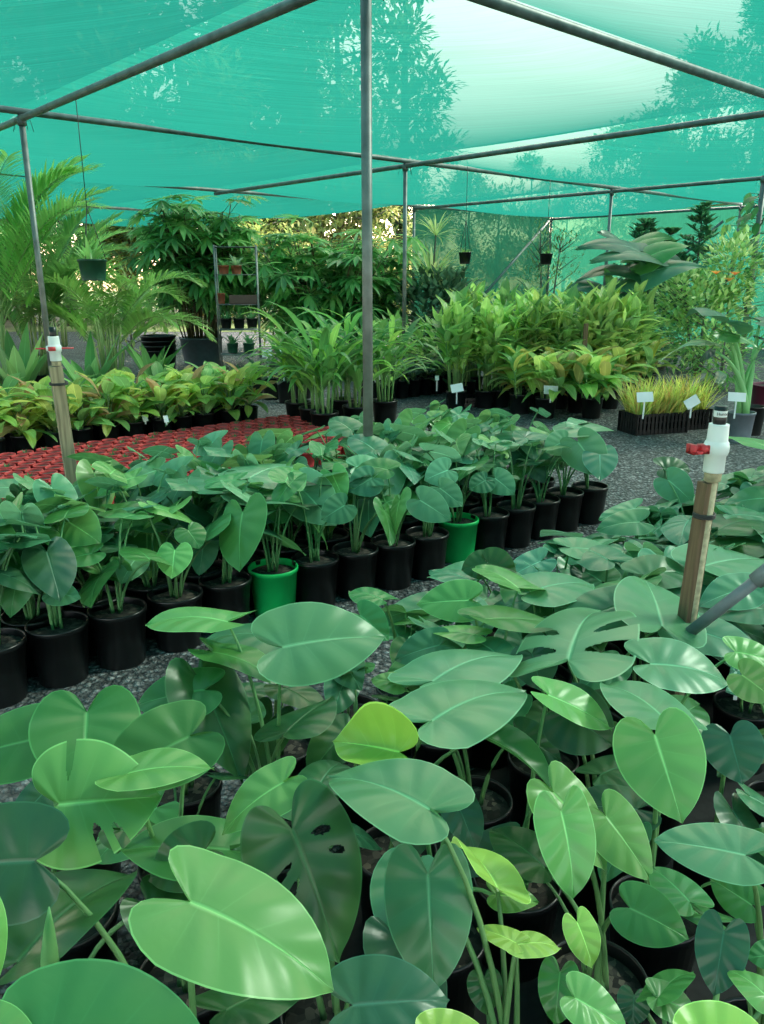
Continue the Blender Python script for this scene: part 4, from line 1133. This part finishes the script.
# hanging pots
def hanging(px, py, Y, Rr, h, mat, label, tuft, nw=3):
    C = at_y(px, py, Y); t = thing('hanging_basket', label, 'hanging pot', (C.x, C.y, C.z-h/2)); add_pot(t, Rr, h, mat)
    mb = MB(); top = V((0, 0, ZC-.02-(C.z-h/2))); kn = V((0, 0, h+.45))
    for k in range(nw):
        a = k*2.1+.4; tube(mb, [V((math.cos(a)*Rr*.96, math.sin(a)*Rr*.96, h-.01)), kn], .004, 5)
    tube(mb, [kn, top], .004, 5); mb.build('hanger_wire', M['wire'], t)
    fm = MB(); r = random.Random(px)
    for k in range(34):
        az = r.uniform(0, 6.28); blade(fm, (math.cos(az)*Rr*.5*r.random(), math.sin(az)*Rr*.5, h-.04), (math.cos(az), math.sin(az), r.uniform(.5, 2.4)), r.uniform(.10, .22)*tuft, .03*tuft, r.uniform(.4, 1.6), jit((.16, .34, .08), r), 4)
    fm.build('foliage', M['blade'], t)
hanging(93, 270, 7.6, .13, .19, 'dgreen', 'dark green hanging basket near the left steel post', 1.3)
hanging(465, 258, 12.4, .095, .17, 'black', 'small black hanging pot before the back wall brace', .7)
hanging(546, 259, 13.4, .105, .17, 'black', 'small black hanging pot in front of the airy shrub', .6)

# wire rack with pots
RP = gz(238, 12.6); t = thing('wire_rack', 'tall wire shelf rack of pots in front of the fan palm', 'rack', RP, .12)
W_, D_, H_ = .62, .36, 2.05
mb = MB()
for x in (-W_/2, W_/2):
    for y in (-D_/2, D_/2): tube(mb, [(x, y, 0), (x, y, H_)], .012, 8)
mb.build('frame', M['steel'], t)
zs = [.30, .72, 1.10, 1.52, 2.03]
zs = [.42, .80, 1.18, 1.62, 2.02]
for z in zs:
    mb = MB()
    for y in [(-D_/2)+D_*k/6 for k in range(7)]: tube(mb, [(-W_/2, y, z), (W_/2, y, z)], .006, 5)
    for x in [(-W_/2)+W_*k/3 for k in range(4)]: tube(mb, [(x, -D_/2, z), (x, D_/2, z)], .007, 5)
    mb.build('shelf', M['steel'], t)
def rack_pot(x, y, z, Rr, h, mat, label, fol=(.10, .26, .08), nb=16, L=.2):
    P = RP + Matrix.Rotation(.12, 3, 'Z') @ V((x, y, z)); t = thing('potted_plant', label, 'potted plant', P, 0, 'pots on the wire rack'); add_pot(t, Rr, h, mat); fm = MB(); r = random.Random(int(x*99+z*999))
    for k in range(nb):
        az = k*2.4; blade(fm, (0, 0, h-.04), (math.cos(az), math.sin(az), r.uniform(.4, 2)), L*r.uniform(.6, 1.1), .04, r.uniform(.5, 1.5), jit(fol, r), 4)
    fm.build('foliage', M['blade'], t)
rack_pot(-.19, -.02, 1.63, .085, .13, 'terracotta', 'left terracotta pot on the second highest rack shelf')
rack_pot(.0, -.02, 1.63, .085, .13, 'terracotta', 'middle terracotta pot with pale leaves on the second highest rack shelf', (.25, .38, .2), 18, .26)
rack_pot(-.25, .0, 1.19, .06, .16, 'terracotta', 'small terracotta pot on the rack shelf beside the dark trough', nb=8, L=.1)
P = RP + V((.07, 0, 1.19)); t = thing('trough', 'dark trough on the middle rack shelf', 'trough', P, .12); mb = MB()
box(mb, (-.2, -.12, 0), (.25, -.11, .13)); box(mb, (-.2, .11, 0), (.25, .12, .13)); box(mb, (-.2, -.12, 0), (-.19, .12, .13)); box(mb, (.24, -.12, 0), (.25, .12, .13)); box(mb, (-.2, -.12, 0), (.25, .12, .01)); mb.build('tray', M['black'], t, smooth=False)
for i, (x, z, m_, l) in enumerate(((-.2, .81, 'black', 'leafy pot left on the rack shelf below the trough'), (.0, .81, 'black', 'middle leafy pot on the rack shelf below the trough'), (.2, .81, 'black', 'right leafy pot on the rack shelf below the trough'), (-.12, .43, 'dgreen', 'left green pot on the lowest rack shelf'), (.13, .43, 'dgreen', 'right green pot on the lowest rack shelf'), (-.1, .0, 'terracotta', 'terracotta pot on the ground under the rack'), (.14, .0, 'black', 'black pot on the ground under the rack'))):
    rack_pot(x, 0, z+.01 if z else 0, .09, .15, m_, l, (.07, .24, .09), 20, .24)

# ================================================================== OUTSIDE TREES
def tree_meshes(seed, H, R0, n, tints, L, w, z0, conic=False):
    r = random.Random(seed); fm, sm = MB(), MB()
    tube(sm, [(0, 0, 0), (.05*H*r.uniform(-1, 1)*.3, 0, H*.5), (0, 0, H*.95)], [H*.018, H*.012, H*.003], 8)
    nc = 26 if not conic else 34
    for k in range(nc):
        f = r.random(); z = H*(z0 + (1-z0)*f); rr = R0*((1-f)*1.05+.04 if conic else math.sin(math.pi*min(.97, .2+.75*f))**.8)
        a = r.uniform(0, 6.28); q = rr*math.sqrt(r.random()); c = (math.cos(a)*q, math.sin(a)*q, z)
        tube(sm, [(0, 0, z-.12*H*.6), (c[0], c[1], c[2])], [H*.005, H*.002], 5)
        clump(fm, c, R0*.34, R0*.34, R0*(.22 if conic else .28), n//nc, L, w, tints, r, 2, .1, .2)
    return fm.mesh('crown', M['tree']), sm.mesh('trunk', M['bark'])
TT = [(.10, .20, .07), (.14, .25, .08), (.08, .17, .07), (.20, .28, .10)]
TV = [tree_meshes(1, 10, 3.2, 8000, TT, .30, .13, .2), tree_meshes(2, 10, 2.6, 6500, TT, .28, .12, .25), tree_meshes(3, 12, 2.6, 8000, TT[:3], .32, .12, .05, True), tree_meshes(4, 6, 2.4, 3500, [(.30, .34, .09), (.22, .30, .08), (.38, .36, .12)], .28, .11, .1)]
TL = []
def tree(k, az, D, sc, label):
    fm, sm = TV[k]; a = R(az); P = V((math.sin(a)*D, math.cos(a)*D, 0))
    t = thing('tree', label, 'tree', P, az*3.1, 'trees beyond the shade house', sc); link('trunk', sm, t); link('crown', fm, t)
tl = [(0, 17, 34, .75), (1, 20.5, 30, .85), (0, 24.5, 34, 1.0), (0, 29.5, 31, .85), (3, 8, 33, .8), (3, 12.5, 35, .8), (3, 21, 36, .8), (0, -31, 40, 1.9), (0, -24, 43, 2.0), (1, -17.5, 42, 2.0), (0, -11, 44, 2.0), (0, -4.5, 43, 1.85), (0, -29, 30, 1.3), (1, -25, 34, 1.5), (0, -21, 29, 1.3), (1, -17, 36, 1.6), (0, -13, 31, 1.35), (2, -9.5, 36, 1.3), (1, -6, 38, 1.5), (0, -3, 33, 1.3), (2, 1.5, 34, 1.15),
      (1, 10, 46, .75), (0, 15, 40, .8), (1, 19.5, 36, .95), (2, 23.5, 33, .92), (0, 28, 36, .8), (1, 33, 40, .8), (2, -33, 30, 1.1), (0, 6, 48, .72),
      (3, -31, 25, .9), (3, -29, 34, 1.1), (3, -23.5, 31, 1.0), (3, -16, 33, 1.1), (3, -10, 29, .9), (3, -4, 32, 1.0), (3, 1, 34, .9), (3, -27, 31, .9), (3, -20, 31, .9), (3, -13, 30.5, .9), (3, -7, 31, .9), (3, -1, 31, .85), (3, 3, 30, .6)]
side = lambda az: f"{abs(az):.0f}"
tlab = {0: 'rounded tree', 1: 'tall open-crowned tree', 2: 'dark cone-shaped tree', 3: 'sunlit yellow-green small tree'}
where = ['behind the corner of the cloth walls', 'behind the tall pointed young tree', 'showing dark through the roof above the right wall post', 'behind the right wall beyond the vine', 'low behind the yellow dracaena, outside', 'low beyond the airy upright shrub', 'low beyond the elephant ears', 'tallest at the far left of the back line', 'tallest behind the hanging green basket', 'tallest left above the fan palm tub', 'tallest above the wire rack', 'tallest left of the nearest post', 'at the far left end of the tree line', 'behind the feathery cane palm', 'behind the left steel post', 'left of the big fan palm', 'directly behind the big fan palm', 'behind the wire rack', 'between the two fan palms', 'behind the darker fan palm', 'whose tip shows through the cloth right of the nearest post',
         'low behind the green back wall', 'low behind the back wall corner', 'behind the airy upright shrub', 'showing dark through the roof at the right', 'behind the right cloth wall', 'furthest right behind the cloth wall', 'outermost beyond the cane palms', 'low behind the yellow dracaena',
         'at the outermost open side beyond the cane palms', 'far behind the feathery cane palm', 'far behind the hanging green basket', 'far behind the big fan palm', 'behind the rack and between the palms', 'far behind the darker fan palm', 'just left of the back wall', 'beyond the far-left cane palm', 'behind the hanging green basket', 'left of the wire rack', 'between the fan palms', 'behind the dark seedlings', 'behind the yellow dracaena']
for (k, az, D, sc), w_ in zip(tl, where): tree(k, az, D, sc, tlab[k] + ' outside, ' + w_)

# ================================================================== LIGHT
w = bpy.data.worlds.new('sky'); SC.world = w; w.use_nodes = True; nt = w.node_tree
bg = nt.nodes['Background']; sky = nt.nodes.new('ShaderNodeTexSky'); sky.sky_type = 'NISHITA'; sky.sun_disc = False
sky.sun_elevation = R(42); sky.sun_rotation = R(10); sky.dust_density = 1.6; sky.air_density = 1.0; sky.ozone_density = 1.0
nt.links.new(sky.outputs[0], bg.inputs[0]); bg.inputs[1].default_value = 0.36
mx = nt.nodes.new('ShaderNodeMix'); mx.data_type = 'RGBA'; mx.blend_type = 'MULTIPLY'; mx.inputs[0].default_value = 1; mx.inputs[7].default_value = (1.15, .95, .85, 1)
nt.links.new(sky.outputs[0], mx.inputs[6]); nt.links.new(mx.outputs[2], bg.inputs[0])
sun = bpy.data.lights.new('sun', 'SUN'); sun.energy = 5.0; sun.angle = R(12); sun.color = (1, .95, .84)
so = bpy.data.objects.new('sun', sun); COL.objects.link(so); so.rotation_euler = (R(50), 0, R(106))

SC.view_settings.view_transform = 'Standard'; SC.view_settings.look = 'None'
SC.view_settings.gamma = 1.0; SC.view_settings.use_curve_mapping = False
SC.view_settings.exposure = 1.65
SC.cycles.max_bounces = 10; SC.cycles.diffuse_bounces = 4; SC.cycles.glossy_bounces = 3; SC.cycles.transmission_bounces = 6; SC.cycles.transparent_max_bounces = 16
SC.cycles.caustics_reflective = False; SC.cycles.caustics_refractive = False; SC.cycles.sample_clamp_indirect = 6.0
SC.cycles.use_denoising = True
